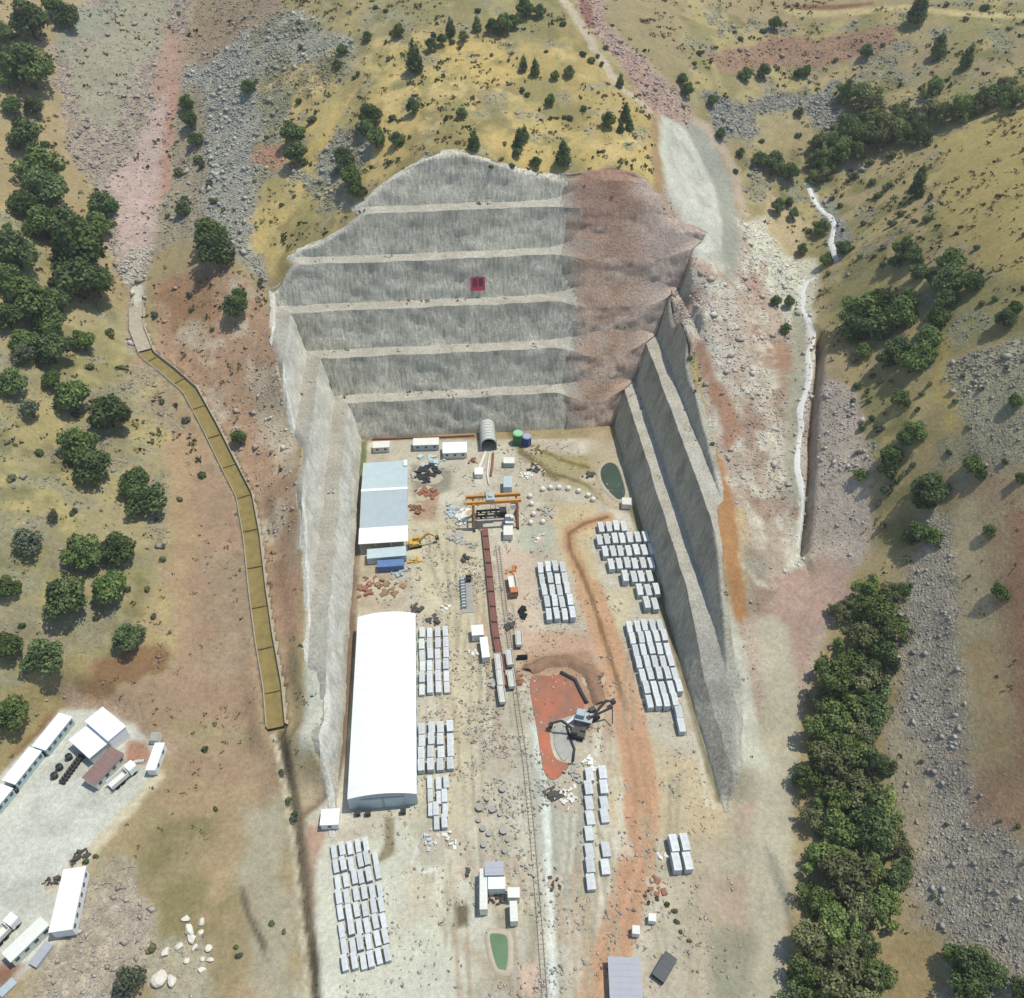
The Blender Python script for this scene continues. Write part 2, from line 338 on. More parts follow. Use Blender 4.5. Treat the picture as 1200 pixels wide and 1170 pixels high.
stroke([(703,1200),(733,1100),(757,1010),(759,930),(746,860)], 1.6, (178,138,108), .6, .4, None, .6)
stroke([(720,792),(706,745),(688,690),(676,660),(667,640),(668,622),(690,613),(712,606)], 4.8, (196,154,120), .7, .4)
stroke([(733,830),(712,760),(693,700),(680,668),(668,645),(666,626),(684,614),(712,606)], 1.5, (140,104,74), .5, .3)
for xx, c in [(588,(178,172,156)),(596,(186,180,166)),(612,(172,168,154)),(628,(176,172,160)),(640,(206,206,200)),(648,(162,158,146))]:
    stroke([(xx-8,830),(xx,960),(xx+6,1180)], 1.1, c, .7, .5, None, .8)
stroke([(640,940),(645,1060),(650,1200)], 1.5, (218,220,216), .5, .4)
stroke([(520,1090),(570,1130),(620,1180)], 2, (178,158,138), 1, .8, None, .7)
stroke([(500,1060),(545,1110),(600,1160)], 1.5, (190,172,152), 1, .8, None, .7)
stroke([(560,960),(545,1010),(520,1060)], 2, (208,184,162), 1, .8, None, .7)
_rr = random.Random(5)
for k in range(46):
    x0_ = _rr.uniform(500, 625) if k % 3 else _rr.uniform(640, 820); y0_ = _rr.uniform(600, 1080); ln = _rr.uniform(60, 200); dx = _rr.uniform(-12, 22)
    cc = [(172,160,138),(212,204,186),(182,156,132),(160,148,128)][k % 4]
    for off in (0, 9): stroke([(x0_+off,y0_),(x0_+off+dx*.4+_rr.uniform(-5,5),y0_+ln*.5),(x0_+off+dx,y0_+ln)], .9, cc, .35, .3, None, .75)
poly([(604,1128),(632,1128),(630,1165),(612,1170)], (214,184,166), .8, .6)
poly([(531,1058),(549,1062),(548,1084),(536,1086)], (118,108,88), .6, .8)
poly([(452,958),(460,960),(464,1000),(452,1008),(440,1012),(450,990)], (146,132,106), .6, .8)
poly([(484,965),(520,960),(522,1010),(495,1020)], (184,178,160), 1, 1.5)
stroke([(492,985),(484,1010),(496,1022),(512,1018)], .9, (214,212,204), .4, .3)
poly([(482,545),(530,550),(528,575),(482,585)], (140,134,122), 1.5, 2.5, .2, .85)
poly([(484,575),(515,575),(512,612),(484,610)], (176,140,116), 1.5, 2.5, .1, .85)
poly([(605,620),(650,615),(650,645),(610,645)], (182,182,166), 1.5, 2, 0, .9)
poly([(624,525),(660,530),(720,535),(700,580),(640,560),(610,540)], (172,158,118), 1.5, 2.5, .1)
stroke([(622,522),(660,540),(690,548)], 1.8, (128,112,60), .8, .8)
stroke([(634,552),(665,560),(690,570),(712,592),(740,600)], 1.3, (112,100,76), .7, .5)
stroke([(600,505),(612,530),(650,560)], 3, (128,114,74), 1.2, 1)
poly([(690,500),(730,500),(736,600),(700,590),(690,540)], (186,166,142), 2, 2, .2, .8)
stroke([(425,520),(418,640),(411,760),(400,880),(385,925),(352,955)], 2.6, (128,104,88), .5, .3)
stroke([(425,520),(422,560)], 3.5, (120,122,84), .8, .5)
stroke([(741,595),(770,690),(805,800),(843,935)], 2.6, (128,118,88), .6, .4)  # shadow line at the right wall foot, painted into the ground colour
stroke([(430,516),(500,514),(556,512)], 1.2, (150,108,84), .4, .2)
poly([(362,968),(385,966),(372,1010),(366,1060),(352,1080),(352,985)], (178,136,116), 1, 1.2, 0, .8)
stroke([(327,858),(334,895),(341,930),(347,975),(352,1020),(358,1080),(364,1140),(370,1210)], 3.4, (100,88,72), .8, .8, .4)
stroke([(321,858),(328,895),(335,930),(341,975),(346,1020),(352,1080),(358,1140),(363,1210)], 1.2, (196,184,162), .5, .6)
stroke([(352,950),(360,1020),(368,1090)], 2.0, (150,130,110), .8, 1.2, .3, .8)
poly([(345,905),(385,905),(378,935),(355,945)], (176,156,128), 1.5, 1.5)
poly([(420,655),(480,655),(476,715),(416,715)], (178,158,136), 2, 2, .3, .8)
# grey shotcreted berm tops behind the side walls
berm = (DD > 0) & (DD < 14) & (GX < XL) & (GY < 262) & (GY > 112)
w = (slice(None), slice(None))
aw = sstep(-1.5, 1.5, 13-DD+ED*2-(GY < 175)*4)*(GX < XL)*(DD > 0)*sstep(113, 118, GY)*(GY < 300)
blend(w, aw*0.9, (192,190,180), .1)
aw = sstep(-1.2, 1.2, 14-DD+ED*2-sstep(140, 160, GY)*3)*(GX > XR)*(DD > 0)*sstep(102, 108, GY)*(GY < 170)
blend(w, aw*0.85, (200,196,184), .1)

# soil grain: tonal variation that belongs to the soil itself
v = 1+0.10*ED2+0.10*ED+0.16*fbm(GX+50, GY+80, 2.2, 2)*(0.4+RO)
CO *= np.clip(v, .6, 1.4)[..., None]

# relief
amp = 0.10+0.40*RO+0.25*(NN > 25)
amp = np.where(DD < 0, 0.03, amp); amp *= sstep(-0.5, 4, np.abs(sd_yard := np.full(GX.shape, 9.0)))
w = window(yard, 3); amp[w] *= np.where(inside(GX[w], GY[w], yard), .05, 1)
rel = fbm(GX, GY, 12, 5, .62)*1.6*amp+fbm(GX+70, GY, 2.4, 2)*0.9*amp*RO
w = window(chan, 6); rel[w] *= sstep(CHW, CHW+3, seg_dist(GX[w], GY[w], chan))
# under the lofted cut faces the ground drops back out of sight
wallzone = (DD > 0) & (NN > cut_z(np.maximum(DD-1.6, 0))-0.2)
Tc = np.where(DD > 0, np.minimum(T+rel, C2_(GX, GY, 1.6)-0.35), T+rel)
bare = (DD > 21) & (GX-XR >= DD-1e-6)
T = np.where(bare, np.minimum(T, C2_(GX, GY))+rel*.6-.1, np.where((DD > 0) & (C2_(GX, GY) < NN+3) & (GY > np.where(GX > XR, 99, 110)), Tc, T+rel*np.where(DD < 6, .4, 1)))
T = np.where((DD > 0) & (DD < 2.2) & (GY > 104) & (GY < 256) & (NN > 1.5), np.minimum(T, -0.05), T)
TF = T.copy()

# ------------------------------------------------------------------ mesh helpers
def new_mesh(name, V, Fq, mat=None, smooth=False):
    me = bpy.data.meshes.new(name); V = np.asarray(V, np.float32); Fq = np.asarray(Fq, np.int32); k = Fq.shape[1]
    me.vertices.add(len(V)); me.vertices.foreach_set('co', V.ravel())
    me.loops.add(Fq.size); me.loops.foreach_set('vertex_index', Fq.ravel())
    me.polygons.add(len(Fq)); me.polygons.foreach_set('loop_start', np.arange(0, Fq.size, k, dtype=np.int32))
    me.polygons.foreach_set('loop_total', np.full(len(Fq), k, np.int32))
    if smooth: me.polygons.foreach_set('use_smooth', np.ones(len(Fq), bool))
    me.update(calc_edges=True); me.validate()
    if mat: me.materials.append(mat)
    return me
def set_col(me, C, name='Col'):
    a = me.color_attributes.new(name, 'FLOAT_COLOR', 'POINT'); C = np.asarray(C, np.float32)
    if C.shape[1] == 3: C = np.c_[C, np.ones(len(C), np.float32)]
    a.data.foreach_set('color', C.ravel())
def link(name, me, parent=None):
    o = bpy.data.objects.new(name, me); COL.objects.link(o)
    if parent: o.parent = parent
    return o
def tag(o, label, cat, group=None):
    o['label'] = label; o['category'] = cat
    if group: o['group'] = group
    return o
def thing(name, label, cat, loc=(0, 0, 0), rz=0.0, group=None):
    o = bpy.data.objects.new(name, None); COL.objects.link(o); o.empty_display_size = .5
    o.location = [float(v) for v in loc]; o.rotation_euler = (0, 0, rz); return tag(o, label, cat, group)
def copy_thing(src, loc, rz, label, scale=None):
    r = src.copy(); COL.objects.link(r); r.location = [float(v) for v in loc]; r.rotation_euler = (0, 0, rz); r['label'] = label
    if scale is not None: r.scale = scale
    for ch in list(src.children):
        c = ch.copy(); COL.objects.link(c); c.parent = r
        for g in list(ch.children):
            d = g.copy(); COL.objects.link(d); d.parent = c
    return r
class MB:
    def __init__(s): s.v = []; s.f = []
    def add(s, V, Fs):
        n = len(s.v); s.v += [tuple(map(float, p)) for p in V]; s.f += [tuple(n+i for i in f) for f in Fs]; return s
    def box(s, c, d, rz=0, M=None):
        x, y, z = [q/2 for q in d]; V = [(-x,-y,-z),(x,-y,-z),(x,y,-z),(-x,y,-z),(-x,-y,z),(x,-y,z),(x,y,z),(-x,y,z)]
        ca, sa = cos(rz), sin(rz); V = [(c[0]+a*ca-b*sa, c[1]+a*sa+b*ca, c[2]+e) for a, b, e in V]
        return s.add(V, [(0,3,2,1),(4,5,6,7),(0,1,5,4),(1,2,6,5),(2,3,7,6),(3,0,4,7)])
    def bar(s, p, q, w, h=None):
        p = np.array(p, float); q = np.array(q, float); h = h or w; d = q-p; L = np.linalg.norm(d); d /= L
        u = np.cross(d, (0, 0, 1)); u = u/np.linalg.norm(u) if np.linalg.norm(u) > 1e-4 else np.array([1., 0, 0]); v = np.cross(u, d)
        V = [b+u*a*w/2+v*c*h/2 for b in (p, q) for a, c in ((-1,-1),(1,-1),(1,1),(-1,1))]
        return s.add(V, [(0,1,2,3),(7,6,5,4),(0,4,5,1),(1,5,6,2),(2,6,7,3),(3,7,4,0)])
    def tube(s, P, r, n=10, cap=True):
        P = [np.array(p, float) for p in P]; V = []; m = len(P)
        for i, p in enumerate(P):
            d = P[min(i+1, m-1)]-P[max(i-1, 0)]; d /= np.linalg.norm(d)+1e-9
            u = np.cross(d, (0, 0, 1)); u = u/np.linalg.norm(u) if np.linalg.norm(u) > 1e-3 else np.array([1., 0, 0]); w_ = np.cross(u, d)
            rr = r[i] if hasattr(r, '__len__') else r
            V += [p+rr*(u*cos(2*pi*k/n)+w_*sin(2*pi*k/n)) for k in range(n)]
        Fs = [(i*n+k, i*n+(k+1) % n, (i+1)*n+(k+1) % n, (i+1)*n+k) for i in range(m-1) for k in range(n)]
        if cap: Fs += [tuple(range(n))[::-1], tuple((m-1)*n+k for k in range(n))]
        return s.add(V, Fs)
    def prism(s, pts, z0, z1):
        n = len(pts); V = [(p[0], p[1], z0) for p in pts]+[(p[0], p[1], z1) for p in pts]
        return s.add(V, [tuple(range(n))[::-1], tuple(range(n, 2*n))]+[(i, (i+1) % n, n+(i+1) % n, n+i) for i in range(n)])
    def extr(s, prof, y0, y1):      # profile in xz, swept along y
        n = len(prof); V = [(x, y0, z) for x, z in prof]+[(x, y1, z) for x, z in prof]
        return s.add(V, [tuple(range(n)), tuple(range(n, 2*n))[::-1]]+[(i, n+i, n+(i+1) % n, (i+1) % n) for i in range(n)])
    def mesh(s, name, mat, smooth=False):
        me = bpy.data.meshes.new(name); me.from_pydata(s.v, [], s.f); me.update()
        import bmesh
        b = bmesh.new(); b.from_mesh(me); bmesh.ops.recalc_face_normals(b, faces=b.faces); b.to_mesh(me); b.free()
        if smooth:
            for p in me.polygons: p.use_smooth = True
        if mat: me.materials.append(mat)
        return me
    def build(s, name, mat, parent=None, smooth=False): return link(name, s.mesh(name, mat, smooth), parent)

# ------------------------------------------------------------------ materials
def nodes(name, rough=0.85, spec=0.25):
    m = bpy.data.materials.new(name); m.use_nodes = True; nt = m.node_tree; b = nt.nodes['Principled BSDF']
    b.inputs['Roughness'].default_value = rough
    if 'Specular IOR Level' in b.inputs: b.inputs['Specular IOR Level'].default_value = spec
    return m, nt, b
def N(nt, t, **k):
    n = nt.nodes.new(t)
    for a, v in k.items():
        if a in n.bl_rna.properties: setattr(n, a, v)
        else: n.inputs[a.replace('_', ' ')].default_value = v
    return n
def noise(nt, co, scale, detail=5, rough=.6):
    n = N(nt, 'ShaderNodeTexNoise'); n.inputs['Scale'].default_value = scale; n.inputs['Detail'].default_value = detail; n.inputs['Roughness'].default_value = rough
    nt.links.new(co, n.inputs['Vector']); return n.outputs['Fac']
def mapr(nt, v, a, b, c, d):
    n = N(nt, 'ShaderNodeMapRange'); nt.links.new(v, n.inputs[0])
    for i, q in enumerate((a, b, c, d)): n.inputs[1+i].default_value = q
    return n.outputs[0]
def mth(nt, op, a, b):
    n = N(nt, 'ShaderNodeMath', operation=op)
    for i, q in enumerate((a, b)):
        if hasattr(q, 'links'): nt.links.new(q, n.inputs[i])
        else: n.inputs[i].default_value = q
    return n.outputs[0]
def mulcol(nt, col, fac):
    n = N(nt, 'ShaderNodeVectorMath', operation='SCALE')
    if hasattr(col, 'links'): nt.links.new(col, n.inputs[0])
    else: n.inputs[0].default_value = tuple(col)[:3]
    nt.links.new(fac, n.inputs['Scale']); return n.outputs[0]
def mixc(nt, f, a, b):
    n = N(nt, 'ShaderNodeMix', data_type='RGBA')
    nt.links.new(f, n.inputs[0])
    for i, q in ((6, a), (7, b)):
        if hasattr(q, 'links'): nt.links.new(q, n.inputs[i])
        else: n.inputs[i].default_value = (*[float(t) for t in q][:3], 1)
    return n.outputs[2]
def bump(nt, b, h, dist, st=1.0):
    n = N(nt, 'ShaderNodeBump'); n.inputs['Strength'].default_value = st; n.inputs['Distance'].default_value = dist
    nt.links.new(h, n.inputs['Height']); nt.links.new(n.outputs[0], b.inputs['Normal'])
def simple(name, srgb, rough=.7, var=.12, scale=1.2, spec=.3, k=1.0, metal=0.0, dirt=None):
    m, nt, b = nodes(name, rough, spec); tc = N(nt, 'ShaderNodeTexCoord').outputs['Object']
    oi = N(nt, 'ShaderNodeObjectInfo').outputs['Random']
    f = mth(nt, 'MULTIPLY', mapr(nt, noise(nt, tc, scale), .3, .7, 1-var, 1+var), mapr(nt, oi, 0, 1, 1-var*.6, 1+var*.6))
    c = mulcol(nt, alb(srgb, k), f)
    if dirt is not None: c = mixc(nt, mapr(nt, noise(nt, tc, scale*.6, 6, .7), .52, .72, 0, .7), c, alb(dirt))
    nt.links.new(c, b.inputs['Base Color']); b.inputs['Metallic'].default_value = metal; return m

def ground_mat():
    m, nt, b = nodes('ground_soil', .95, .1); tc = N(nt, 'ShaderNodeTexCoord').outputs['Object']
    at_ = N(nt, 'ShaderNodeAttribute', attribute_name='Col'); ro = N(nt, 'ShaderNodeAttribute', attribute_name='Rock').outputs['Fac']
    n1 = noise(nt, tc, .9, 6, .7); n2 = noise(nt, tc, .16, 4, .6)
    vo = N(nt, 'ShaderNodeTexVoronoi', feature='F1'); vo.inputs['Scale'].default_value = 1.0; nt.links.new(tc, vo.inputs['Vector'])
    vo2 = N(nt, 'ShaderNodeTexVoronoi', feature='DISTANCE_TO_EDGE'); vo2.inputs['Scale'].default_value = 1.0; nt.links.new(tc, vo2.inputs['Vector'])
    sep = N(nt, 'ShaderNodeSeparateColor'); nt.links.new(vo.outputs['Color'], sep.inputs[0])
    f = mth(nt, 'MULTIPLY', mth(nt, 'MULTIPLY', mapr(nt, n1, .3, .7, .80, 1.2), mapr(nt, noise(nt, tc, 3.2, 3, .7), .35, .65, .88, 1.12)), mapr(nt, n2, .3, .7, .93, 1.07))
    rk = mth(nt, 'MULTIPLY', mapr(nt, sep.outputs[0], 0, 1, .86, 1.2), mapr(nt, vo2.outputs[0], 0, .12, .88, 1))
    rf = mth(nt, 'ADD', 1, mth(nt, 'MULTIPLY', ro, mth(nt, 'SUBTRACT', rk, 1)))
    nt.links.new(mulcol(nt, at_.outputs['Color'], mth(nt, 'MULTIPLY', f, rf)), b.inputs['Base Color'])
    h = mth(nt, 'ADD', mth(nt, 'MULTIPLY', n1, .5), mth(nt, 'MULTIPLY', mth(nt, 'MULTIPLY', ro, vo2.outputs[0]), .9))
    bump(nt, b, h, .55, .8); return m
def shot_mat(name, base, dark, amt, sc=.22, dust=None, earth=False):
    m, nt, b = nodes(name, .92, .1); tc = N(nt, 'ShaderNodeTexCoord').outputs['Object']
    mp = N(nt, 'ShaderNodeMapping'); mp.inputs['Scale'].default_value = (1, 1, .05); nt.links.new(tc, mp.inputs[0])
    s1 = noise(nt, mp.outputs[0], sc*5.5, 4, .65); s2 = noise(nt, mp.outputs[0], sc*.7, 3, .6); p = noise(nt, tc, .10, 5, .65); g = noise(nt, tc, 1.1, 5, .75)
    f = mth(nt, 'MULTIPLY', mapr(nt, s1, .36, .64, 1-amt, 1+amt*.7), mth(nt, 'MULTIPLY', mapr(nt, p, .36, .64, 1-amt*.4, 1+amt*.4), mapr(nt, g, .3, .7, .86, 1.14)))
    c = mixc(nt, mapr(nt, s2, .42, .62, 0, .85), alb(base), alb(dark))
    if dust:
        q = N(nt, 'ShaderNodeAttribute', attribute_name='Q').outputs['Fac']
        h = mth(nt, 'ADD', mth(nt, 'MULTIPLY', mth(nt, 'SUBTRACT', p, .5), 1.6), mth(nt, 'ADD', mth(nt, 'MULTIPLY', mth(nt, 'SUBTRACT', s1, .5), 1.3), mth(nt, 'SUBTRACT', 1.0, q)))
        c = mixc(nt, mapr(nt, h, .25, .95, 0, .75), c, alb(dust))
    if earth:       # browner weathered soil high on the slope, grey overspray next to the shotcrete
        sp = N(nt, 'ShaderNodeSeparateXYZ'); nt.links.new(tc, sp.inputs[0])
        hz = mth(nt, 'ADD', mth(nt, 'DIVIDE', sp.outputs[2], 84.0), mth(nt, 'MULTIPLY', mth(nt, 'SUBTRACT', p, .5), 1.3))
        c = mixc(nt, mapr(nt, hz, .45, .95, 0, .9), c, alb((172,132,110)))
        hx = mth(nt, 'ADD', mth(nt, 'DIVIDE', mth(nt, 'SUBTRACT', sp.outputs[0], 43.0), 11.0), mth(nt, 'MULTIPLY', mth(nt, 'SUBTRACT', noise(nt, tc, .16, 6, .7), .5), 2.6))
        c = mixc(nt, mapr(nt, hx, .0, .75, .85, 0), c, alb((176,172,158)))
        hy = mth(nt, 'ADD', mth(nt, 'DIVIDE', mth(nt, 'SUBTRACT', sp.outputs[0], 66.0), 12.0), mth(nt, 'MULTIPLY', mth(nt, 'SUBTRACT', noise(nt, tc, .2, 5, .7), .5), 2.0))
        c = mixc(nt, mapr(nt, hy, .0, .8, 0, .75), c, alb((206,188,174)))
    nt.links.new(mulcol(nt, c, f), b.inputs['Base Color']); bump(nt, b, mth(nt, 'ADD', s1, g), .5, .9); return m
M_ground = ground_mat()
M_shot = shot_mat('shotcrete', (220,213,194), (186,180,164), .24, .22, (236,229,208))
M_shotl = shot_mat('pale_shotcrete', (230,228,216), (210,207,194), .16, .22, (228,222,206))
M_shotd = shot_mat('shaded_shotcrete', (194,187,168), (162,156,140), .22, .22, (190,188,172))  # darker shotcrete copy: the right wall's shade put into its colour
M_bench = shot_mat('bench_dust', (200,194,178), (184,178,162), .16)
M_benchg = shot_mat('grey_bench', (184,179,164), (170,164,150), .16)
M_red = shot_mat('red_rock', (198,164,144), (208,186,166), .2, .14, (212,190,168), True)
M_redb = shot_mat('red_rubble', (202,176,154), (190,156,134), .2, .3, None, True)
M_white = simple('white_sheet', (246,248,250), .5, .03, .3, .35, 1.0)
M_cream = simple('cream_panel', (232,232,222), .6, .06, .6)
M_grey = simple('grey_sheet', (176,190,194), .5, .06, .4, .4)
M_bluegrey = simple('blue_grey_panel', (190,208,212), .5, .06, .4, .4)
M_dark = simple('dark_steel', (54,56,58), .6, .2, 1.5)
M_black = simple('black_void', (22,22,22), .8, .2, 1)
M_conc = simple('concrete', (206,206,198), .9, .10, .8, .2, 1.0)
M_seg = simple('precast_concrete', (212,216,216), .85, .2, .7, .2, 1.0, dirt=(184,182,172))
M_wood = simple('timber', (150,122,88), .9, .2, 2)
M_tank_g = simple('green_paint', (52,130,66), .5, .12, .8)
M_tank_b = simple('blue_paint', (38,66,128), .5, .12, .8)
M_orange = simple('orange_paint', (214,150,60), .5, .1, .8)
M_orange2 = simple('red_orange_paint', (206,124,72), .5, .1, .8)
M_brownroof = simple('brown_roof', (146,118,110), .7, .1, .8)
M_belt = simple('red_muck', (136,92,82), .95, .25, 2.0)
M_rust = simple('rust', (150,102,76), .8, .2, 1.5)
M_tyre = simple('tyre_rubber', (34,34,34), .9, .1, 2)
M_glass = simple('window_glass', (60,76,86), .15, .05, 1, .6)
M_slate = simple('slate_panel', (52,62,66), .4, .1, 1.5)
M_sheet = simple('grey_lilac_roof', (176,178,186), .6, .05, .5)
M_bag = simple('white_bag', (232,228,216), .9, .08, 2)
M_bluetarp = simple('blue_tarp', (92,122,170), .7, .15, 1)
M_banner = simple('red_cloth', (206,70,100), .8, .1, 2)
M_bank = simple('wet_mud', (170,168,158), .8, .15, .5)
M_dirt = simple('yard_dirt', (188,176,152), .95, .12, .8)
M_kerb = simple('dull_concrete', (176,166,144), .9, .2, .9)
M_sedim = simple('ochre_silt', (140,122,66), .75, .2, .5, .3, .95)
M_yellow = simple('yellow_paint', (206,168,70), .5, .1, 1)
M_tread = simple('sleeper', (120,104,90), .9, .2, 2)
M_trunk = simple('bark', (84,70,56), .95, .2, 2)
def water_mat(name, c, rough=.25, c2=None):
    m, nt, b = nodes(name, rough, .35); tc = N(nt, 'ShaderNodeTexCoord').outputs['Object']
    f = mapr(nt, noise(nt, tc, .12, 3), .3, .7, .85, 1.15); cc = mixc(nt, mapr(nt, noise(nt, tc, .09, 4, .6), .4, .6, 0, 1), alb(c), alb(c2)) if c2 else alb(c)
    nt.links.new(mulcol(nt, cc, f), b.inputs['Base Color']); bump(nt, b, noise(nt, tc, .8, 3), .05, .3); return m
M_wdark = water_mat('dark_green_water', (66,84,70), .35)
M_wgreen = water_mat('green_water', (92,124,86), .4)
M_worange = water_mat('orange_muddy_water', (188,104,66), .55, (150,104,80))
def leaf_mat(name, c, c2):
    m, nt, b = nodes(name, .85, .08); oi = N(nt, 'ShaderNodeObjectInfo').outputs['Random']
    a = N(nt, 'ShaderNodeAttribute', attribute_name='Col').outputs['Fac']
    col = mixc(nt, a, lin(c), lin(c2)); f = mapr(nt, oi, 0, 1, .72, 1.3)
    nt.links.new(mulcol(nt, col, f), b.inputs['Base Color'])
    tr = N(nt, 'ShaderNodeBsdfTranslucent'); nt.links.new(mulcol(nt, col, f), tr.inputs[0])
    mx = N(nt, 'ShaderNodeMixShader'); mx.inputs[0].default_value = .22
    nt.links.new(b.outputs[0], mx.inputs[1]); nt.links.new(tr.outputs[0], mx.inputs[2]); nt.links.new(mx.outputs[0], nt.nodes['Material Output'].inputs[0]); return m
M_leaf = leaf_mat('oak_leaves', (68,88,54), (118,132,82))
M_leaf5 = leaf_mat('mid_green_leaves', (74,96,52), (122,138,78))
M_leaf2 = leaf_mat('bright_leaves', (82,100,54), (134,148,84))
M_leaf4 = leaf_mat('olive_leaves', (88,96,62), (146,146,100))
M_leaf3 = leaf_mat('grey_leaves', (74,84,66), (118,124,98))
def attr_mat(name, rough=.95, var=.15):
    m, nt, b = nodes(name, rough, .1); tc = N(nt, 'ShaderNodeTexCoord').outputs['Object']
    c = N(nt, 'ShaderNodeAttribute', attribute_name='Col').outputs['Color']
    nt.links.new(mulcol(nt, c, mapr(nt, noise(nt, tc, 2.0), .3, .7, 1-var, 1+var)), b.inputs['Base Color']); return m
M_rock = attr_mat('scree_stone'); M_scrub = attr_mat('dry_scrub')

# ------------------------------------------------------------------ ground sheet: fine inside, coarse to the horizon
def grow(v, s, n, q):
    out = []; d = s
    for _ in range(n): d *= q; v += d; out.append(v)
    return out
ex = np.array(grow(0, 2.0, 16, 1.45))
xs = np.r_[gx[0]-ex[::-1], gx, gx[-1]+ex]; ys = np.r_[gy[0]-ex[::-1], gy, gy[-1]+ex]
XX, YY = np.meshgrid(xs, ys)
pad = len(ex)
ZZ = np.pad(T, pad, mode='edge')
out = np.ones(XX.shape, bool); out[pad:-pad, pad:-pad] = False
exd = np.hypot(XX-np.clip(XX, gx[0], gx[-1]), YY-np.clip(YY, gy[0], gy[-1]))
ZZ = ZZ+np.where(out, np.where(YY > 150, 70*(1-np.exp(-exd/600)), 20*(1-np.exp(-exd/600)))+fbm(XX, YY, 160, 4)*np.minimum(exd*.08, 30), 0)
CC = np.pad(CO, ((pad, pad), (pad, pad), (0, 0)), mode='edge'); RR = np.pad(RO, pad, mode='edge')
nr, nc = XX.shape; idx = np.arange(nr*nc).reshape(nr, nc)
Fq = np.stack([idx[:-1, :-1], idx[:-1, 1:], idx[1:, 1:], idx[1:, :-1]], -1).reshape(-1, 4)
me = new_mesh('ground', np.c_[XX.ravel(), YY.ravel(), ZZ.ravel()], Fq, M_ground, True)
set_col(me, CC.reshape(-1, 3)); ra = me.attributes.new('Rock', 'FLOAT', 'POINT'); ra.data.foreach_set('value', RR.ravel().astype(np.float32))
g = link('ground', me); g['kind'] = 'structure'

# ------------------------------------------------------------------ lofted cut faces
def strip(name, kind, s0, s1, d0, d1, z0, z1, mat, parent, nd, xsel=None, rough=.28, step=.8):
    n = int(abs(s1-s0)/step)+1; s = np.linspace(s0, s1, n); q = np.linspace(0, 1, nd+1)
    S, Q = np.meshgrid(s, q); D = d0+(d1-d0)*Q; Z = cut_z(D)+np.where(D <= d0+1e-6, 0, 0)
    if kind == 'back': X = S+D*(2*(S-XL)/(XR-XL)-1); Y = YB+D; nx, ny = 0, -1
    else:
        fr = np.clip((S-60)/(YB-60), 0, 1); Y = S+D*fr; X = XL-D if kind == 'left' else XR+D; nx, ny = (1, 0) if kind == 'left' else (-1, 0)
    C = Z.copy(); NV = N_(X, Y)
    if kind == 'back': C = C2_(X, np.maximum(Y, YB+1e-3))*(D > 1e-6); Z = C
    elif kind == 'right': C = C2_(X, Y)*(D > 1e-6); Z = C
    ns = fbm(S+Z*.3, Z*1.3+S*.1, 4.0, 4)*rough*2.2+fbm(S, Z*.5+40, 14.0, 3)*rough*2.0
    Zc = np.minimum(C, NV)+0.12; X = X+nx*ns; Y = Y+ny*ns
    Zc = Zc+fbm(X, Y, 2.5, 2)*rough*.5+fbm(X, Y+30, 9, 3)*rough*1.2*np.where(Z > 5, 1, 0)-1.3*sstep(-.2, 3.0, C2_(X, Y, 1.8)-NV)
    Zc = np.where(Z < .01, -0.4, Zc)
    idx = np.arange(S.size).reshape(S.shape)
    Fq = np.stack([idx[:-1, :-1], idx[:-1, 1:], idx[1:, 1:], idx[1:, :-1]], -1).reshape(-1, 4)
    Dl = C2_(X, Y, 4.0); ok = ((NV > Dl-.4).ravel()[Fq]).any(1)
    if xsel is not None:
        xm = (X+7*fbm(Z*.8+X*.3, X*.5+3, 9, 5, .65)).ravel()[Fq].mean(1); ok &= xsel(xm)
    Fq = Fq[ok]
    if len(Fq) < 3: return None
    if kind == 'left': Fq = Fq[:, ::-1]
    used = np.unique(Fq); re = np.zeros(S.size, int); re[used] = np.arange(len(used))
    V = np.c_[X.ravel(), Y.ravel(), Zc.ravel()][used]
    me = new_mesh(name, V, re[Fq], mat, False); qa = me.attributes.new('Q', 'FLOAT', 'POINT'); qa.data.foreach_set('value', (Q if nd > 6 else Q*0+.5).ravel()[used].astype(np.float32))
    return link(name, me, parent)
wb = thing('shotcrete_wall', 'tall grey shotcreted rock face with six benches behind the tunnel mouth', 'retaining wall')
wl = thing('shotcrete_wall', 'pale sunlit shotcreted side wall left of the white hall', 'retaining wall')
wr = thing('shotcrete_wall', 'dark grey shaded shotcreted side wall with diagonal benches on the right', 'retaining wall')
rk = bpy.data.objects.new('red_rock_slope', None); COL.objects.link(rk); rk['kind'] = 'structure'
XS = 43.5
for k in range(6):
    d0, z0 = 8.5*k, 14.0*k+(.2 if k else 0)
    for nm, a, b, za, zb, ml, mr_, mrk, nd in (('lift_face', d0, d0+3.5, z0, 14.*(k+1), M_shot, M_shotd, M_red, 10), ('bench', d0+3.5, d0+8.5, 14.*(k+1), 14.*(k+1)+.2, M_bench, M_bench, M_redb, 4)):
        if k == 5:
            if nm == 'bench': continue
            b, zb, nd = 51.0, 104.0, 26
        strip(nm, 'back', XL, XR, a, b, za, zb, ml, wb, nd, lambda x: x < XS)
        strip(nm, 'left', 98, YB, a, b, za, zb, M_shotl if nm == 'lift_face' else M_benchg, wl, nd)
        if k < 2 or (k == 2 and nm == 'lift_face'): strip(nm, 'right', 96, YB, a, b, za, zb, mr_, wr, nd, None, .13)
        strip('rock_face' if nm == 'lift_face' else 'rock_ledge', 'back', XL, XR, a, b, za, zb, mrk, rk, nd, lambda x: x >= XS, .5)

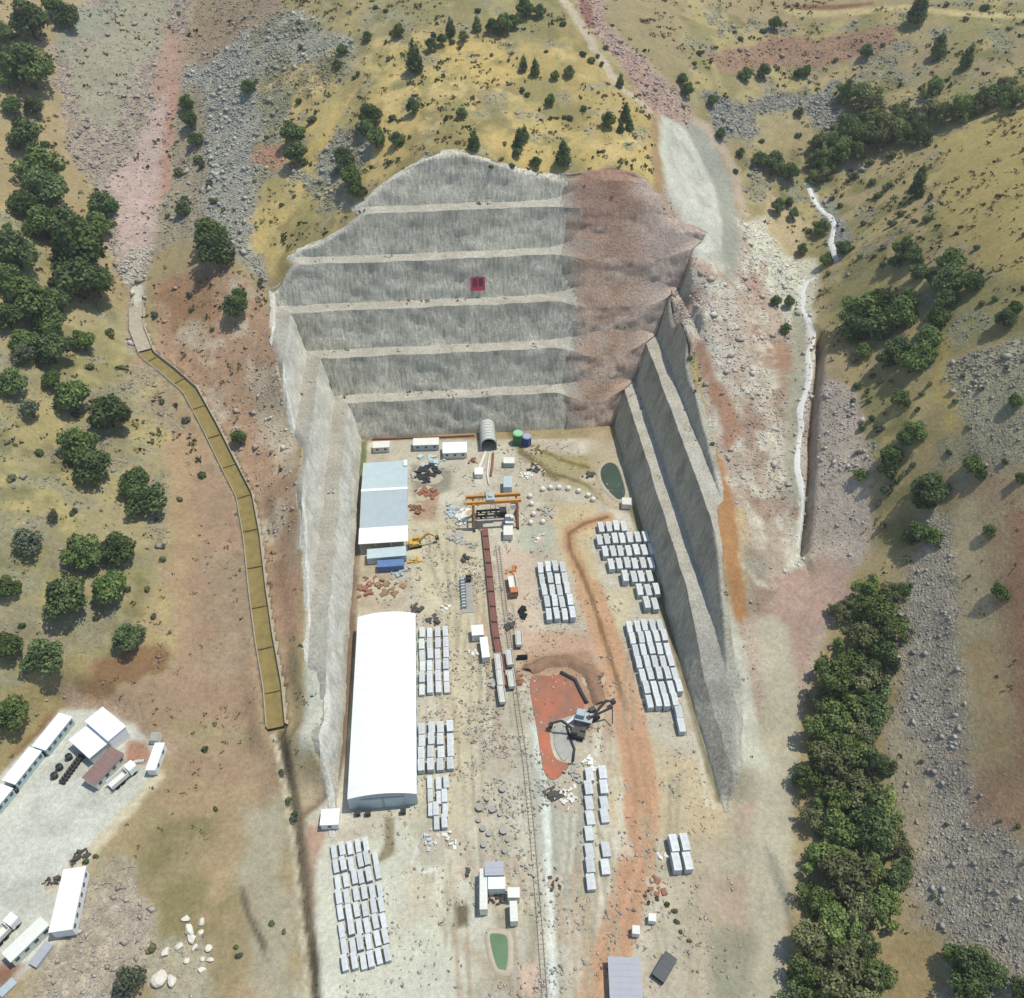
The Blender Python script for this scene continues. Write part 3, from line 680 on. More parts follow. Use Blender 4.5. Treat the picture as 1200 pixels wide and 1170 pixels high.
# ================================================================== things
ORD = ['first','second','third','fourth','fifth','sixth','seventh','eighth','ninth','tenth','eleventh','twelfth','thirteenth','fourteenth','fifteenth','sixteenth','seventeenth','eighteenth','nineteenth','twentieth']
for o in (wb, wl, wr): o['kind'] = 'thing'

# ---------------------------------------------------------------- drainage channel
ch = thing('drainage_channel', 'long ochre silted drainage channel with pale kerbs left of the cut', 'channel', chan[len(chan)//2])
ch.location = (0, 0, 0)
def along(P, offs, name, mat, parent, i0=0, i1=None):
    P = P[i0:i1]; d = np.gradient(P[:, :2], axis=0); d /= np.linalg.norm(d, axis=1)[:, None]+1e-9; n = np.c_[-d[:, 1], d[:, 0]]
    m = len(offs); V = np.concatenate([np.c_[P[:, :2]+n*o, P[:, 2]+z] for o, z in offs], 1).reshape(-1, 3)
    Fs = [(i*m+k, i*m+k+1, (i+1)*m+k+1, (i+1)*m+k) for i in range(len(P)-1) for k in range(m-1)]
    return link(name, new_mesh(name, V, np.array(Fs), mat), parent)
c0 = 14
along(chan, [(-CHW-.1,-.9),(-1,-1.05),(1,-1.05),(CHW+.1,-.9)], 'channel_bed', M_sedim, ch, c0)
for sgn in (-1, 1):
    a, b = CHW*sgn, (CHW+.24)*sgn; w2 = (CHW+2.4)*sgn
    offs = [(a,-1.3),(a,.22),(b,.22),(b,-.5),(w2,-.9)]
    along(chan, offs if sgn > 0 else offs, 'channel_wall', M_kerb, ch, 0)
along(chan, [(-CHW,-.35),(CHW,-.35)], 'channel_apron', M_kerb, ch, 0, c0+2)
for k in range(c0+4, len(chan)-2, 9):
    p = chan[k]; d = chan[k+1]-chan[k-1]; MB().box((p[0],p[1],p[2]-.85), (2*CHW-.05,.5,.5), math.atan2(d[1], d[0])-pi/2).build('step_sill', M_sedim, ch)

# ---------------------------------------------------------------- water sheets (structure)
def pool(name, pts, z, mat):
    P = [at(x, y, z) for x, y in pts]; P = [p+np.array([random.uniform(-.5,.5), random.uniform(-.5,.5), 0]) for p in P]; m = len(P); Q = []
    for i in range(m):                       # rounded outline
        for t in np.linspace(0, 1, 6, endpoint=False):
            p0, p1, p2, p3 = P[i-1], P[i], P[(i+1) % m], P[(i+2) % m]
            Q.append(.5*((2*p1)+(-p0+p2)*t+(2*p0-5*p1+4*p2-p3)*t*t+(-p0+3*p1-3*p2+p3)*t**3))
    mb = MB(); mb.add([(q[0], q[1], z) for q in Q], [tuple(range(len(Q)))]); o = mb.build(name, mat); o['kind'] = 'structure'; return Q
def bund(Q, r, h, mat, name):
    P = [np.array(q) for q in Q]+[np.array(Q[0])]; P = resample(np.array(P), .8)
    P[:, 2] = 0; return along(P, [(-r,-.05),(-r*.4,h),(r*.4,h*.95),(r,-.05)], name, mat, None)
Q = pool('pond_water', [(703,548),(712,540),(724,545),(733,562),(736,580),(726,586),(712,577),(704,562)], .22, M_wdark); bund(Q, 1.0, .4, M_dirt, 'pond_bank')['kind'] = 'structure'
Q = pool('green_pond_water', [(571,1097),(583,1091),(593,1094),(596,1115),(597,1136),(590,1141),(583,1137),(574,1118)], .20, M_wgreen); bund(Q, .8, .35, M_dirt, 'pond_bank')['kind'] = 'structure'
pool('orange_pond_water', [(621,795),(645,791),(672,792),(680,812),(684,830),(660,842),(648,850),(645,870),(650,888),(664,894),(662,906),(650,914),(640,905),(632,880),(627,850)], .16, M_worange)
pool('grey_pond_water', [(652,846),(668,842),(676,855),(672,880),(664,892),(654,886),(648,868)], .21, M_bank)

# ---------------------------------------------------------------- stream (draped gravel ribbon)
def drape(name, pts, wid, mat, lift=.14):
    P = resample(np.array([ground(*p) for p in pts]), .8); P[:, :2] += np.c_[np.convolve(RNG.normal(size=len(P)), np.ones(7)/5, 'same'), np.zeros(len(P))]*.35
    P[:, 0] = np.convolve(np.pad(P[:, 0], 2, mode='edge'), np.ones(5)/5, 'valid')
    d = np.gradient(P[:, :2], axis=0); d /= np.linalg.norm(d, axis=1)[:, None]+1e-9; n = np.c_[-d[:, 1], d[:, 0]]; ww = wid*(1+.45*fbm(P[:, 1], P[:, 0], 6, 3))
    offs = np.linspace(-.5, .5, 6); V = np.stack([np.c_[P[:, :2]+n*(o*ww)[:, None], np.zeros(len(P))] for o in offs], 1); z = bil(TF, V[..., 0], V[..., 1]); V[..., 2] = z+np.where(np.abs(offs) > .45, -.25, lift); m = 6
    Fs = [(i*m+k, i*m+k+1, (i+1)*m+k+1, (i+1)*m+k) for i in range(len(P)-1) for k in range(m-1)]
    o = link(name, new_mesh(name, V.reshape(-1, 3), np.array(Fs), mat, True)); o['kind'] = 'structure'; return o
M_gravel = simple('white_gravel', (234,230,220), .9, .1, 1.5); M_wet = simple('grey_gravel', (176,176,170), .9, .15, 1.2)
drape('stream', [(945,214),(948,222),(952,232),(958,240),(966,249),(975,256),(979,263),(976,272),(973,284),(976,295),(981,306)], 2.2, M_gravel)
drape('stream', [(958,325),(946,330),(940,342),(941,362),(949,380),(952,398),(947,418),(949,440),(944,462),(938,478),(940,500),(936,520),(934,545),(938,566),(944,590),(940,615),(938,640),(940,652)], 2.3, M_gravel)
# ---------------------------------------------------------------- white hall and workshop
def roofbox(parent, x0, x1, y0, y1, zw, rise, wmat, rmat, along_x=False, seg=12):
    m = MB(); m.box(((x0+x1)/2, (y0+y1)/2, zw/2), (x1-x0-.4, y1-y0-.4, zw)); m.build('wall', wmat, parent)
    cx, hw = (x0+x1)/2, (x1-x0)/2; top = [(cx+hw*t, zw+.05+rise*(1-t*t)) for t in np.linspace(-1, 1, seg)]
    prof = top+[(x, z-.18) for x, z in top[::-1]]
    r = MB().extr(prof, y0, y1)
    for yy in np.arange(y0+2.4, y1-1, 4.75): r.extr([(x, z+.07) for x, z in top]+[(x, z-.02) for x, z in top[::-1]], yy-.09, yy+.09)
    r = r.build('roof', rmat, parent)
    return r
p = at(405, 938, 6.2); q = at(418, 722, 6.2); s = at(488, 935, 6.2)
x0, x1, y0, y1 = p[0]+.3, s[0], p[1]+.5, q[1]
hall = thing('storage_hall', 'long white membrane hall with a low arched roof beside the left wall', 'hall', ((x0+x1)/2, (y0+y1)/2, 0))
cx, cy = (x0+x1)/2, (y0+y1)/2; hx, hy = (x1-x0)/2, (y1-y0)/2
roofbox(hall, -hx, hx, -hy, hy, 5.6, 1.5, M_bluegrey, M_white)
m = MB(); prof = [(hx*.97*t, 5.6+1.38*(1-t*t)) for t in np.linspace(-1, 1, 12)]; m.extr(prof+[(hx*.97, 5.5), (-hx*.97, 5.5)], -hy+.16, -hy+.3); m.build('gable', M_grey, hall)
m = MB(); m.box((-2.6,-hy+.12,2.2), (4.6,.16,4.4)); m.box((2.6,-hy+.12,2.2), (4.6,.16,4.4)); m.build('sliding_door', M_bluegrey, hall)
m = MB(); m.box((0,-hy+.06,2.4), (.22,.12,4.8)); m.box((0,-hy+.06,4.75), (10.6,.12,.2)); m.build('door_rail', M_grey, hall)
for xx in (-hx+.1, hx-.1):
    for yy in np.linspace(-hy+.5, hy-.5, 12): MB().box((xx, yy, 2.75), (.28,.25,5.5)).build('side_column', M_white, hall)

b0 = at(428,541,6); b1 = at(477,541,6); b2 = at(421,637,5)
wx0, wx1 = min(b0[0], b2[0]), b1[0]; wy1, wy0 = b0[1], b2[1]
yA = at(450,573,6.5)[1]; yB = at(450,617,5.5)[1]; wcx = (wx0+wx1)/2; hw = (wx1-wx0)/2
ws = thing('workshop', 'grey roofed workshop in three roof strips at the left back of the pit', 'workshop', (wcx, (wy0+wy1)/2, 0)); wcy = (wy0+wy1)/2
def panel(parent, name, ya, za, yb, zb, mat, t=.16, ext=0):
    m = MB(); m.add([(-hw-ext,ya,za),(hw+ext,ya,za),(hw+ext,yb,zb),(-hw-ext,yb,zb),(-hw-ext,ya,za-t),(hw+ext,ya,za-t),(hw+ext,yb,zb-t),(-hw-ext,yb,zb-t)], [(0,1,2,3),(7,6,5,4),(0,4,5,1),(1,5,6,2),(2,6,7,3),(3,7,4,0)])
    return m.build(name, mat, parent)
rA = panel(ws, 'roof', wy1-wcy, 5.4, yA-wcy+.6, 6.2, M_bluegrey, ext=.2); panel(ws, 'roof_cap', yA-wcy+.6, 6.35, yA-wcy-.6, 6.35, M_white, ext=.25)
panel(ws, 'roof', yA-wcy-.6, 6.2, yB-wcy, 4.9, M_grey, ext=.2); panel(ws, 'porch_roof', yB-wcy+.1, 5.2, wy0-wcy, 4.7, M_white, ext=.3)
MB().box((0, (wy1+yB)/2-wcy, 2.35), (2*hw-.3, wy1-yB-.3, 4.7)).build('wall', M_bluegrey, ws)
m = MB()
for xx in np.linspace(-hw+.2, hw-.2, 4): m.box((xx, wy0-wcy+.25, 2.3), (.2,.2,4.6))
m.build('porch_post', M_grey, ws)
MB().box((hw-.6, wy1-wcy-2.0, 5.9), (1.2, 3.0, .5)).build('roof_vent', M_white, ws)

# ---------------------------------------------------------------- containers, cabins, sheds
def rect(p0, p1, p2, z):
    a, b, c = at(*p0, z), at(*p1, z), at(*p2, z); e = b-a; L = np.linalg.norm(e); e /= L; n = np.array([-e[1], e[0], 0]); w_ = (c-b)@n
    ctr = a+e*L/2+n*w_/2; return ctr, L, abs(w_), math.atan2(e[1], e[0])
def container(label, p0, p1, p2, ztop, base=0.0, mat=M_cream, roof=M_white, cat='container', name='shipping_container', group=None, windows=0, over=.0):
    c, L, W, rz = rect(p0, p1, p2, ztop); h = ztop-base
    t = thing(name, label, cat, (c[0], c[1], base), rz, group)
    m = MB(); m.box((0,0,h/2), (L-.1, W-.1, h-.12))
    for k in range(int(L/.6)):                                   # pressed ribs on the long sides
        for sy in (-1, 1): m.box((-L/2+.4+k*.6, sy*(W/2-.03), h/2), (.25,.07,h-.4))
    m.build('body', mat, t)
    m = MB(); m.box((0,0,h-.05), (L+over, W+over, .1)); 
    for k in range(int(L/1.2)): m.box((-L/2+.6+k*1.2, 0, h+.015), (.12, W-.2, .05))
    m.build('roof', roof, t)
    m = MB(); m.box((-L/2+.03, -W/4, h/2), (.08, W/2-.12, h-.35)); m.build('door', mat, t)
    m = MB(); m.box((-L/2+.03, W/4, h/2), (.08, W/2-.12, h-.35)); m.build('door', mat, t)
    if windows:
        for sy in (-1, 1):
            for k in range(windows): MB().box((-L/2+L*(k+.5)/windows, sy*(W/2+.02), h*.6), (.9,.08,.8)).build('window', M_glass, t)
    return t
Gy = 'container offices along the yard edge'
container('upper right white container office in the row along the yard edge', (38,874),(69,836),(82,843), YZ+2.9, YZ, M_bluegrey, M_white, 'container', 'container_office', Gy, 5, .3)
container('middle white container office in the row along the yard edge', (3,914),(34,876),(47,882), YZ+2.9, YZ, M_bluegrey, M_white, 'container', 'container_office', Gy, 5, .3)
container('lower left white container office cut by the picture edge', (-32,957),(1,919),(14,925), YZ+2.9, YZ, M_bluegrey, M_white, 'container', 'container_office', Gy, 5, .3)
container('tall white shed at the top of the yard', (100,845),(120,829),(146,852), YZ+4.6, YZ, M_white, M_white, 'shed', 'white_shed', None, 0, .3)
container('low white open fronted shed joined to the tall white shed', (82,867),(107,847),(131,866), YZ+3.4, YZ, M_cream, M_white, 'shed', 'white_shed', None, 0, .5)
container('brown roofed cabin in the middle of the yard', (97,911),(130,876),(144,884), YZ+3.0, YZ, M_cream, M_brownroof, 'cabin', 'site_cabin', None, 4, .4)
container('small white cabin at the right tip of the yard', (171,902),(182,871),(192,872), YZ+2.8, YZ, M_white, M_white, 'cabin', 'site_cabin', None, 2, .3)
container('small pale grey cabin behind the white cabin at the yard tip', (174,868),(178,858),(188,860), YZ+1.8, YZ, M_cream, M_bank, 'cabin', 'site_cabin')
container('long bright white shed at the lower right edge of the yard', (58,1092),(75,1020),(98,1023), YZ+3.6, YZ, M_white, M_white, 'shed', 'white_shed', None, 6, .4)
container('long cream trailer office left of the bright white shed', (3,1117),(47,1075),(57,1084), YZ+3.0, YZ, M_cream, M_cream, 'cabin', 'site_cabin', None, 4, .3)
container('blue grey container below the cream trailer office', (33,1129),(53,1103),(62,1108), YZ+.8, YZ-1.8, M_grey, M_sheet, 'container', 'shipping_container')
container('blue grey container at the bottom left corner of the photo', (-4,1162),(14,1145),(21,1151), YZ+.4, YZ-2.2, M_grey, M_grey, 'container', 'shipping_container')
container('white site cabin with a dark shaded front beside the tunnel mouth', (519,531),(547,530),(547,518), 3.0, 0, M_cream, M_white, 'cabin', 'site_cabin', None, 3, .3)
container('pale grey site cabin in the middle of the row under the wall', (484,522),(514,521),(514,513), 2.8, 0, M_bluegrey, M_cream, 'cabin', 'site_cabin', None, 3, .2)
container('cream site cabin behind the workshop at the left end of the row', (437,525),(456,524),(456,517), 2.6, 0, M_cream, M_cream, 'cabin', 'site_cabin', None, 2, .2)
container('bright white cube cabin at the front left corner of the white hall', (375,967),(396,966),(395,948), 2.8, 0, M_white, M_white, 'cabin', 'site_cabin', None, 1, .2)
container('pale blue roofed container in front of the workshop', (430,655),(476,651),(475,640), 2.9, 0, M_bluegrey, M_bluegrey, 'container', 'shipping_container')
container('blue container with open end in front of the workshop', (442,665),(473,663),(472,655), 2.6, 0, M_bluetarp, M_bluetarp, 'container', 'shipping_container')
container('white container beside the conveyor at mid yard', (553,745),(567,744),(566,732), 2.9, 0, M_cream, M_white, 'container', 'shipping_container')
container('long narrow white container next to the conveyor', (565,771),(562,747),(571,746), 2.6, 0, M_cream, M_white, 'container', 'shipping_container')
container('tall long white container left of the mixing plant', (562,1066),(562,1018),(571,1018), 3.4, 0, M_cream, M_cream, 'container', 'shipping_container')
container('blue grey roofed plant cabin at the back of the mixing plant', (568,1026),(568,1010),(590,1010), 4.2, 0, M_grey, M_sheet, 'cabin', 'plant_cabin')
container('broad white plant cabin in the middle of the mixing plant', (572,1042),(572,1028),(592,1028), 3.6, 0, M_cream, M_white, 'cabin', 'plant_cabin')
container('narrow cream container at the front right of the mixing plant', (598,1080),(597,1056),(606,1056), 3.0, 0, M_cream, M_cream, 'container', 'shipping_container')
container('small cream cabin at the right of the mixing plant', (595,1052),(595,1040),(609,1040), 3.0, 0, M_cream, M_cream, 'cabin', 'plant_cabin')
container('slate dark container standing askew near the bottom right', (764,1141),(780,1114),(793,1126), 1.6, 0, M_slate, M_slate, 'container', 'dark_container')
container('wide flat lilac grey roofed shed at the bottom of the photo', (717,1200),(713,1122),(749,1122), 2.6, 0, M_sheet, M_sheet, 'shed', 'grey_shed', None, 0, .3)
container('small white tank box by the dark shrubs near the bottom', (760,1079),(760,1070),(769,1070), 2.0, 0, M_white, M_cream, 'box', 'plant_box')
container('small white tank box on the grey pad near the bottom', (741,1094),(741,1084),(750,1084), 2.2, 0, M_white, M_cream, 'box', 'plant_box')
container('pale salmon box beside the dark green pond', (729,591),(729,583),(740,583), 2.4, 0, M_bag, M_bag, 'box', 'plant_box')
container('pale teal cabin behind the gantry crane', (590,571),(600,571),(600,558), 3.4, 0, M_bluegrey, M_bluegrey, 'cabin', 'plant_cabin')
container('white square tank box under the right side of the gantry', (592,613),(602,613),(602,603), 3.0, 0, M_cream, M_cream, 'box', 'plant_box')
container('white square tank box in front of the gantry right leg', (590,627),(601,627),(601,616), 2.6, 0, M_cream, M_cream, 'box', 'plant_box')
container('small white pump box left of the gantry', (556,556),(566,556),(566,548), 2.0, 0, M_cream, M_white, 'box', 'plant_box')
container('grey pump unit right of the tunnel mouth', (590,543),(603,543),(603,536), 2.2, 0, M_grey, M_cream, 'box', 'plant_box')

# ---------------------------------------------------------------- tunnel canopy, fan ducts, pipe
pm = at(573, 528, 0); r0 = 2.9
tc_ = thing('tunnel_canopy', 'pale grey arched steel canopy over the dark tunnel mouth', 'tunnel canopy', (pm[0], pm[1], 0)); LC = YB+2-pm[1]
arc = [(r0*cos(a_), 2.6+r0*sin(a_)) for a_ in np.linspace(0, pi, 17)]
outer = [(r0, 0)]+arc+[(-r0, 0)]; inner = [(x*.93, z*.96) for x, z in outer]
m = MB()
n = len(outer); V = [(x, 0, z) for x, z in outer]+[(x, LC, z) for x, z in outer]+[(x, 0, z) for x, z in inner]+[(x, LC, z) for x, z in inner]
Fs = [(i, i+1, n+i+1, n+i) for i in range(n-1)]+[(2*n+i+1, 2*n+i, 3*n+i, 3*n+i+1) for i in range(n-1)]+[(i+1, i, 2*n+i, 2*n+i+1) for i in range(n-1)]
m.add(V, Fs); m.build('canopy_shell', M_conc, tc_, False)
m = MB()
for yy in np.arange(.3, LC, 1.6):
    for i in range(n-1): m.bar((outer[i][0]*1.02, yy, outer[i][1]*1.015), (outer[i+1][0]*1.02, yy, outer[i+1][1]*1.015), .14)
m.build('canopy_rib', M_grey, tc_)
MB().add([(x, LC*.4, z) for x, z in inner], [tuple(range(n))]).build('bore_dark_sheet', M_black, tc_)  # black sheet across the canopy, stands in for the unlit depth
for lab, pts, r, mt in (('cream ventilation duct curving out of the tunnel mouth', [(569,530),(565,540),(561,550),(560,560)], .55, M_bag),
                        ('thin tan hose line running right of the cream duct', [(574,531),(572,545),(571,556),(573,568)], .35, M_bag),
                        ('brownish supply pipe on the right of the tunnel mouth', [(578,531),(577,545),(575,558)], .4, M_rust)):
    d_ = MB().tube([at(x, y, r+.02) for x, y in pts], r, 8).build('supply_pipe', mt, None, True); tag(d_, lab, 'pipe')
d_ = MB().tube([at(x, y, .4) for x, y in [(436,515),(480,513),(520,512),(556,510)]], .32, 8).build('supply_pipe', M_rust, None, True); tag(d_, 'long rusty pipe along the foot of the grey wall', 'pipe')

# tanks
def tank(label, px, py, r, h, mat, top):
    p = at(px, py); t = thing('storage_tank', label, 'tank', p)
    MB().tube([(0,0,0),(0,0,h)], r, 18).build('tank_body', mat, t, False); MB().tube([(0,0,h-.1),(0,0,h+.25)], [r*1.04, r*.86], 18).build('tank_lid', top, t)
    m = MB()
    for z in (h*.3, h*.6): m.tube([(0,0,z-.08),(0,0,z+.08)], r*1.03, 18)
    m.build('hoop', mat, t); m = MB(); m.bar((r*.3,-r*1.05,0),(r*.3,-r*1.05,h),.08); m.bar((r*.55,-r*1.0,0),(r*.55,-r*1.0,h),.08); m.build('ladder', M_grey, t)
M_lg = simple('pale_green_paint', (150,206,160), .5); M_lb = simple('pale_blue_paint', (170,182,212), .5)
tank('green tank with pale lid right of the tunnel mouth', 607, 519, 1.9, 4.6, M_tank_g, M_lg)
tank('dark blue tank with pale lid beside the green tank', 617, 521, 1.7, 3.9, M_tank_b, M_lb)

# ---------------------------------------------------------------- gantry crane
gl = at(555, 612); gr_ = at(606, 611); gc = (gl+gr_)/2; W2 = (gr_[0]-gl[0])/2; HG = 10.5
gan = thing('gantry_crane', 'orange gantry crane straddling the tracks in front of the tunnel', 'gantry crane', gc)
for sx, mt in ((-1, M_orange), (1, M_orange2)):
    for sy in (-3.4, 3.4): MB().bar((sx*W2, sy, .3), (sx*W2*.98, sy*.62, HG), .62, .7).build('leg', mt, gan)
    m = MB(); m.bar((sx*W2,-4.4,.45),(sx*W2,4.4,.45),.7,.6); m.build('end_beam', M_dark, gan); MB().bar((sx*W2,-2.9,HG*.55),(sx*W2,2.9,HG*.55),.4).build('tie_beam', M_dark, gan)
for sy in (-1.5, 1.5):
    m = MB(); m.bar((-W2-2.2,sy,HG),(W2+1.2,sy,HG),.8,1.1); m.build('girder', M_orange, gan)
m = MB(); m.box((-1.5,0,HG+.9),(2.6,3.6,.9)); m.box((-1.5,0,HG+1.6),(1.2,1.6,.7)); m.build('trolley', M_grey, gan)
m = MB(); m.bar((-1.5,0,HG),(-1.5,0,3.2),.12); m.box((-1.5,0,3.0),(3.6,.5,.4)); m.build('hoist', M_dark, gan)
MB().box((W2-1.4,-1.5,HG-2),(1.6,1.8,2)).build('cab', M_cream, gan)
# dark segment trolley under the gantry
p = at(576, 604); sg = thing('rail_trolley', 'black steel rail trolley parked under the gantry crane', 'trolley', p)
m = MB()
for sy in (-1.3, 1.3): m.box((0,sy,1.1),(10.2,.5,.6))
for sx in (-4.8,-1.6,1.6,4.8): m.box((sx,0,1.1),(.6,2.4,.5))
m.build('frame', M_black, sg); m = MB()
for sx in (-3.6,3.6):
    for sy in (-1.3,1.3): m.tube([(sx,sy-.15,.42),(sx,sy+.15,.42)], .42, 10)
m.build('wheel', M_tyre, sg); MB().box((3.9,0,1.9),(2.2,2.4,1.2)).build('power_unit', M_dark, sg)

M_dustsl = simple('dusty_sleeper', (176,166,148), .95, .1, 2); M_railst = simple('dull_rail', (140,130,118), .6, .1, 1)
# ---------------------------------------------------------------- conveyor, track, muck wagons
cv = [at(x, y) for x, y in [(568,622),(572,660),(576,700),(580,740),(586,775),(590,806)]]; cv = resample(np.array(cv), 1.2); cv[:, 2] = 0
cb = thing('belt_conveyor', 'long red brown muck conveyor running down the middle of the yard', 'conveyor'); 
along(cv, [(-.85,1.1),(-.3,1.22),(.3,1.22),(.85,1.1)], 'belt', M_belt, cb)
for sgn in (-1, 1): along(cv, [(.85*sgn,.7),(.85*sgn,1.3),(1.0*sgn,1.3),(1.0*sgn,.7)], 'side_rail', M_rust, cb)
m = MB()
for q in cv[::2]: m.box((q[0],q[1],.55),(1.9,.16,1.1))
m.build('support', M_rust, cb); m = MB()
for k, q in enumerate(cv[3::5]): m.box((q[0]+.2,q[1],1.5),(1.5,.9,.5))
m.build('belt_cover', M_belt, cb)
tr = [resample(np.array([at(x, y) for x, y in pp]), 1.0) for pp in ([(583,640),(590,700),(598,760),(606,830),(616,900),(624,980),(632,1080),(640,1190)],)][0]; tr[:, 2] = 0.02
rt = thing('rail_track', 'narrow gauge rail track running down the yard right of the conveyor', 'rail track')
for sgn in (-1, 1): along(tr, [(.55*sgn-.06,0),(.55*sgn-.06,.22),(.55*sgn+.06,.22),(.55*sgn+.06,0)], 'rail', M_railst, rt)
m = MB()
for k in range(0, len(tr)-1):
    d = tr[min(k+1, len(tr)-1)]-tr[k]; m.box((tr[k][0],tr[k][1],.05),(1.9,.26,.12), math.atan2(d[1], d[0])-pi/2)
sl_ = m.build('sleepers', M_dustsl, rt)
def wagon(src, label, p, rz):
    if src is None:
        t = thing('muck_wagon', label, 'wagon', p, rz, 'muck wagons on the yard')
        m = MB(); m.extr([(-.75,.9),(-1.0,2.3),(-.9,2.3),(-.66,1.0),(.66,1.0),(.9,2.3),(1.0,2.3),(.75,.9)], -2.7, 2.7); m.box((0,-2.7,1.55),(1.7,.1,1.3)); m.box((0,2.7,1.55),(1.7,.1,1.3)); m.build('tub', M_bag, t)
        m = MB(); m.box((0,0,.65),(1.1,5.6,.3)); m.build('chassis', M_dark, t); m = MB()
        for sy in (-1.8,1.8):
            for sx in (-.55,.55): m.tube([(sx-.08,sy,.35),(sx+.08,sy,.35)], .34, 10)
        m.build('wheel', M_dark, t); MB().box((0,0,1.5),(1.4,5.2,.9)).build('muck_load', M_conc, t); return t
    return copy_thing(src, p, rz, label)
wsrc = None
for k, (x, y, rz) in enumerate([(584,780,.03),(586,798,.02),(588,818,.05),(597,775,.03),(599,800,.03),(608,752,-.05)]):
    lab = ['cream muck wagon at the head of the left line beside the conveyor','cream muck wagon in the middle of the left line beside the conveyor','cream muck wagon at the front end of the left line',
           'cream muck wagon behind on the right line by the orange pond','cream muck wagon in front on the right line by the orange pond','cream muck wagon alone below the tipper truck'][k]
    o = wagon(wsrc, lab, at(x, y), rz); wsrc = wsrc or o
m = MB(); p = at(612, 772); m.box((p[0],p[1],.6),(3.0,1.0,1.2)); m.box((p[0],p[1],1.3),(2.4,.6,.3)); tag(m.build('skip_bin', M_black), 'small black steel skip beside the wagons', 'skip')

# ---------------------------------------------------------------- vehicles
def truck(label, px, py, rz, body, cabm, z=0.0, L=8.0):
    p = at(px, py, z); t = thing('tipper_truck', label, 'truck', p, rz)
    m = MB(); m.extr([(-1.15,1.2),(-1.25,2.6),(-1.1,2.6),(-1.0,1.35),(1.0,1.35),(1.1,2.6),(1.25,2.6),(1.15,1.2)], -L/2, L/2-2.4); m.box((0,L/2-2.4,1.95),(2.3,.12,1.4)); m.build('tipper_bed', body, t)
    c = MB(); c.extr([(-1.2,.8),(-1.2,2.7),(-1.05,3.0),(1.05,3.0),(1.2,2.7),(1.2,.8)], L/2-2.1, L/2); cb_ = c.build('cab', cabm, t); MB().box((0,L/2+.02,2.2),(2.1,.06,.8)).build('windscreen', M_glass, cb_)
    MB().box((0,0,.85),(1.0,L-.4,.35)).build('chassis', M_dark, t)
    for sy in (-L/2+1.2,-L/2+2.6,L/2-1.2):
        for sx in (-1.0,1.0): MB().tube([(sx-.2,sy,.52),(sx+.2,sy,.52)], .52, 12).build('wheel', M_tyre, t)
    return t
truck('cream tipper truck with reddish cab between conveyor and segment block', 601, 690, pi+.03, M_bag, M_orange2)
truck('white truck with pale bed at the left edge of the yard', 8, 1094, radians(-35), M_cream, M_white, YZ, 6.5)
truck('white truck parked along the foot of the brown roofed cabin', 146, 913, radians(-42), M_cream, M_white, YZ, 7.0)
def digger(label, px, py, rz, arm, mat, z=0):
    p = at(px, py, z); t = thing('excavator', label, 'excavator', p, rz)
    for sx in (-1.1,1.1):
        m = MB(); m.extr([(-.3,.05),(-.3,.9),(.3,.9),(.3,.05)], -1.9, 1.9); m.v = [(x+sx,y,zz) for x,y,zz in m.v]; m.build('track', M_tyre, t)
    m = MB(); m.box((0,-.5,1.6),(2.7,3.4,1.1)); m.box((.7,-1.5,2.4),(1.2,1.2,.6)); m.build('body', mat, t); c = MB().box((-.75,.6,2.5),(1.2,1.7,1.6)).build('cab', mat, t); MB().box((-.75,1.47,2.7),(1.0,.06,.9)).build('windscreen', M_glass, c)
    MB().bar((.2,.8,1.9),(.2,4.4,5.0),.5,.6).build('boom', mat, t); MB().bar((.2,4.4,5.0),(.2,7.0,2.6),.4,.45).build('stick', mat, t)
    MB().extr([(-.6,2.6),(-.6,1.4),(.6,1.4),(.6,2.6)], 6.6, 7.7).build('bucket', M_dark, t)
M_dsteel = simple('worn_dark_paint', (80,78,74), .7, .15, 1)
digger('dark excavator reaching right at the edge of the orange pond', 693, 842, radians(-62), 0, M_dsteel)
digger('small dark excavator beside the grey pond', 676, 862, radians(70), 0, M_dsteel)
digger('yellow loading machine beside the workshop', 487, 640, radians(-80), 0, M_yellow)
# dewatering plant by the pond
p = at(684, 846); dw = thing('dewatering_plant', 'grey dewatering plant with a long dark boom by the orange pond', 'plant machine', p, radians(-20))
m = MB(); m.box((0,0,2.2),(4.6,3.0,.5)); m.box((-1,0.2,3.2),(2.2,2.0,1.5)); m.build('deck', M_grey, dw); m = MB()
for sx in (-2,2):
    for sy in (-1.2,1.2): m.bar((sx,sy,0),(sx,sy,2.0),.22)
m.build('leg', M_dark, dw); m = MB(); m.bar((1.5,0,2.6),(6.8,3.2,4.8),.5,.4); m.bar((6.8,3.2,4.8),(7.6,0.8,1.0),.25); m.build('boom', M_dark, dw); MB().bar((-2.2,-.4,2.3),(-4.8,-2.8,.5),.7,.3).build('chute', M_white, dw)
hz = resample(np.array([at(x, y, .35) for x, y in [(657,788),(674,797),(681,812),(688,824)]]), 1.0); d_ = MB().tube(list(hz), .55, 8).build('supply_pipe', M_dark, None, True); tag(d_, 'dark curved strip standing in for the bank shadow at the orange pond', 'hose')  # dark tube added where only the bank's shadow lies
hz = [at(x, y, .3) for x, y in [(664,852),(669,868),(673,878),(671,895)]]; d_ = MB().tube(hz, .35, 8).build('supply_pipe', M_dark, None, True); tag(d_, 'short black hose beside the grey pond', 'hose')
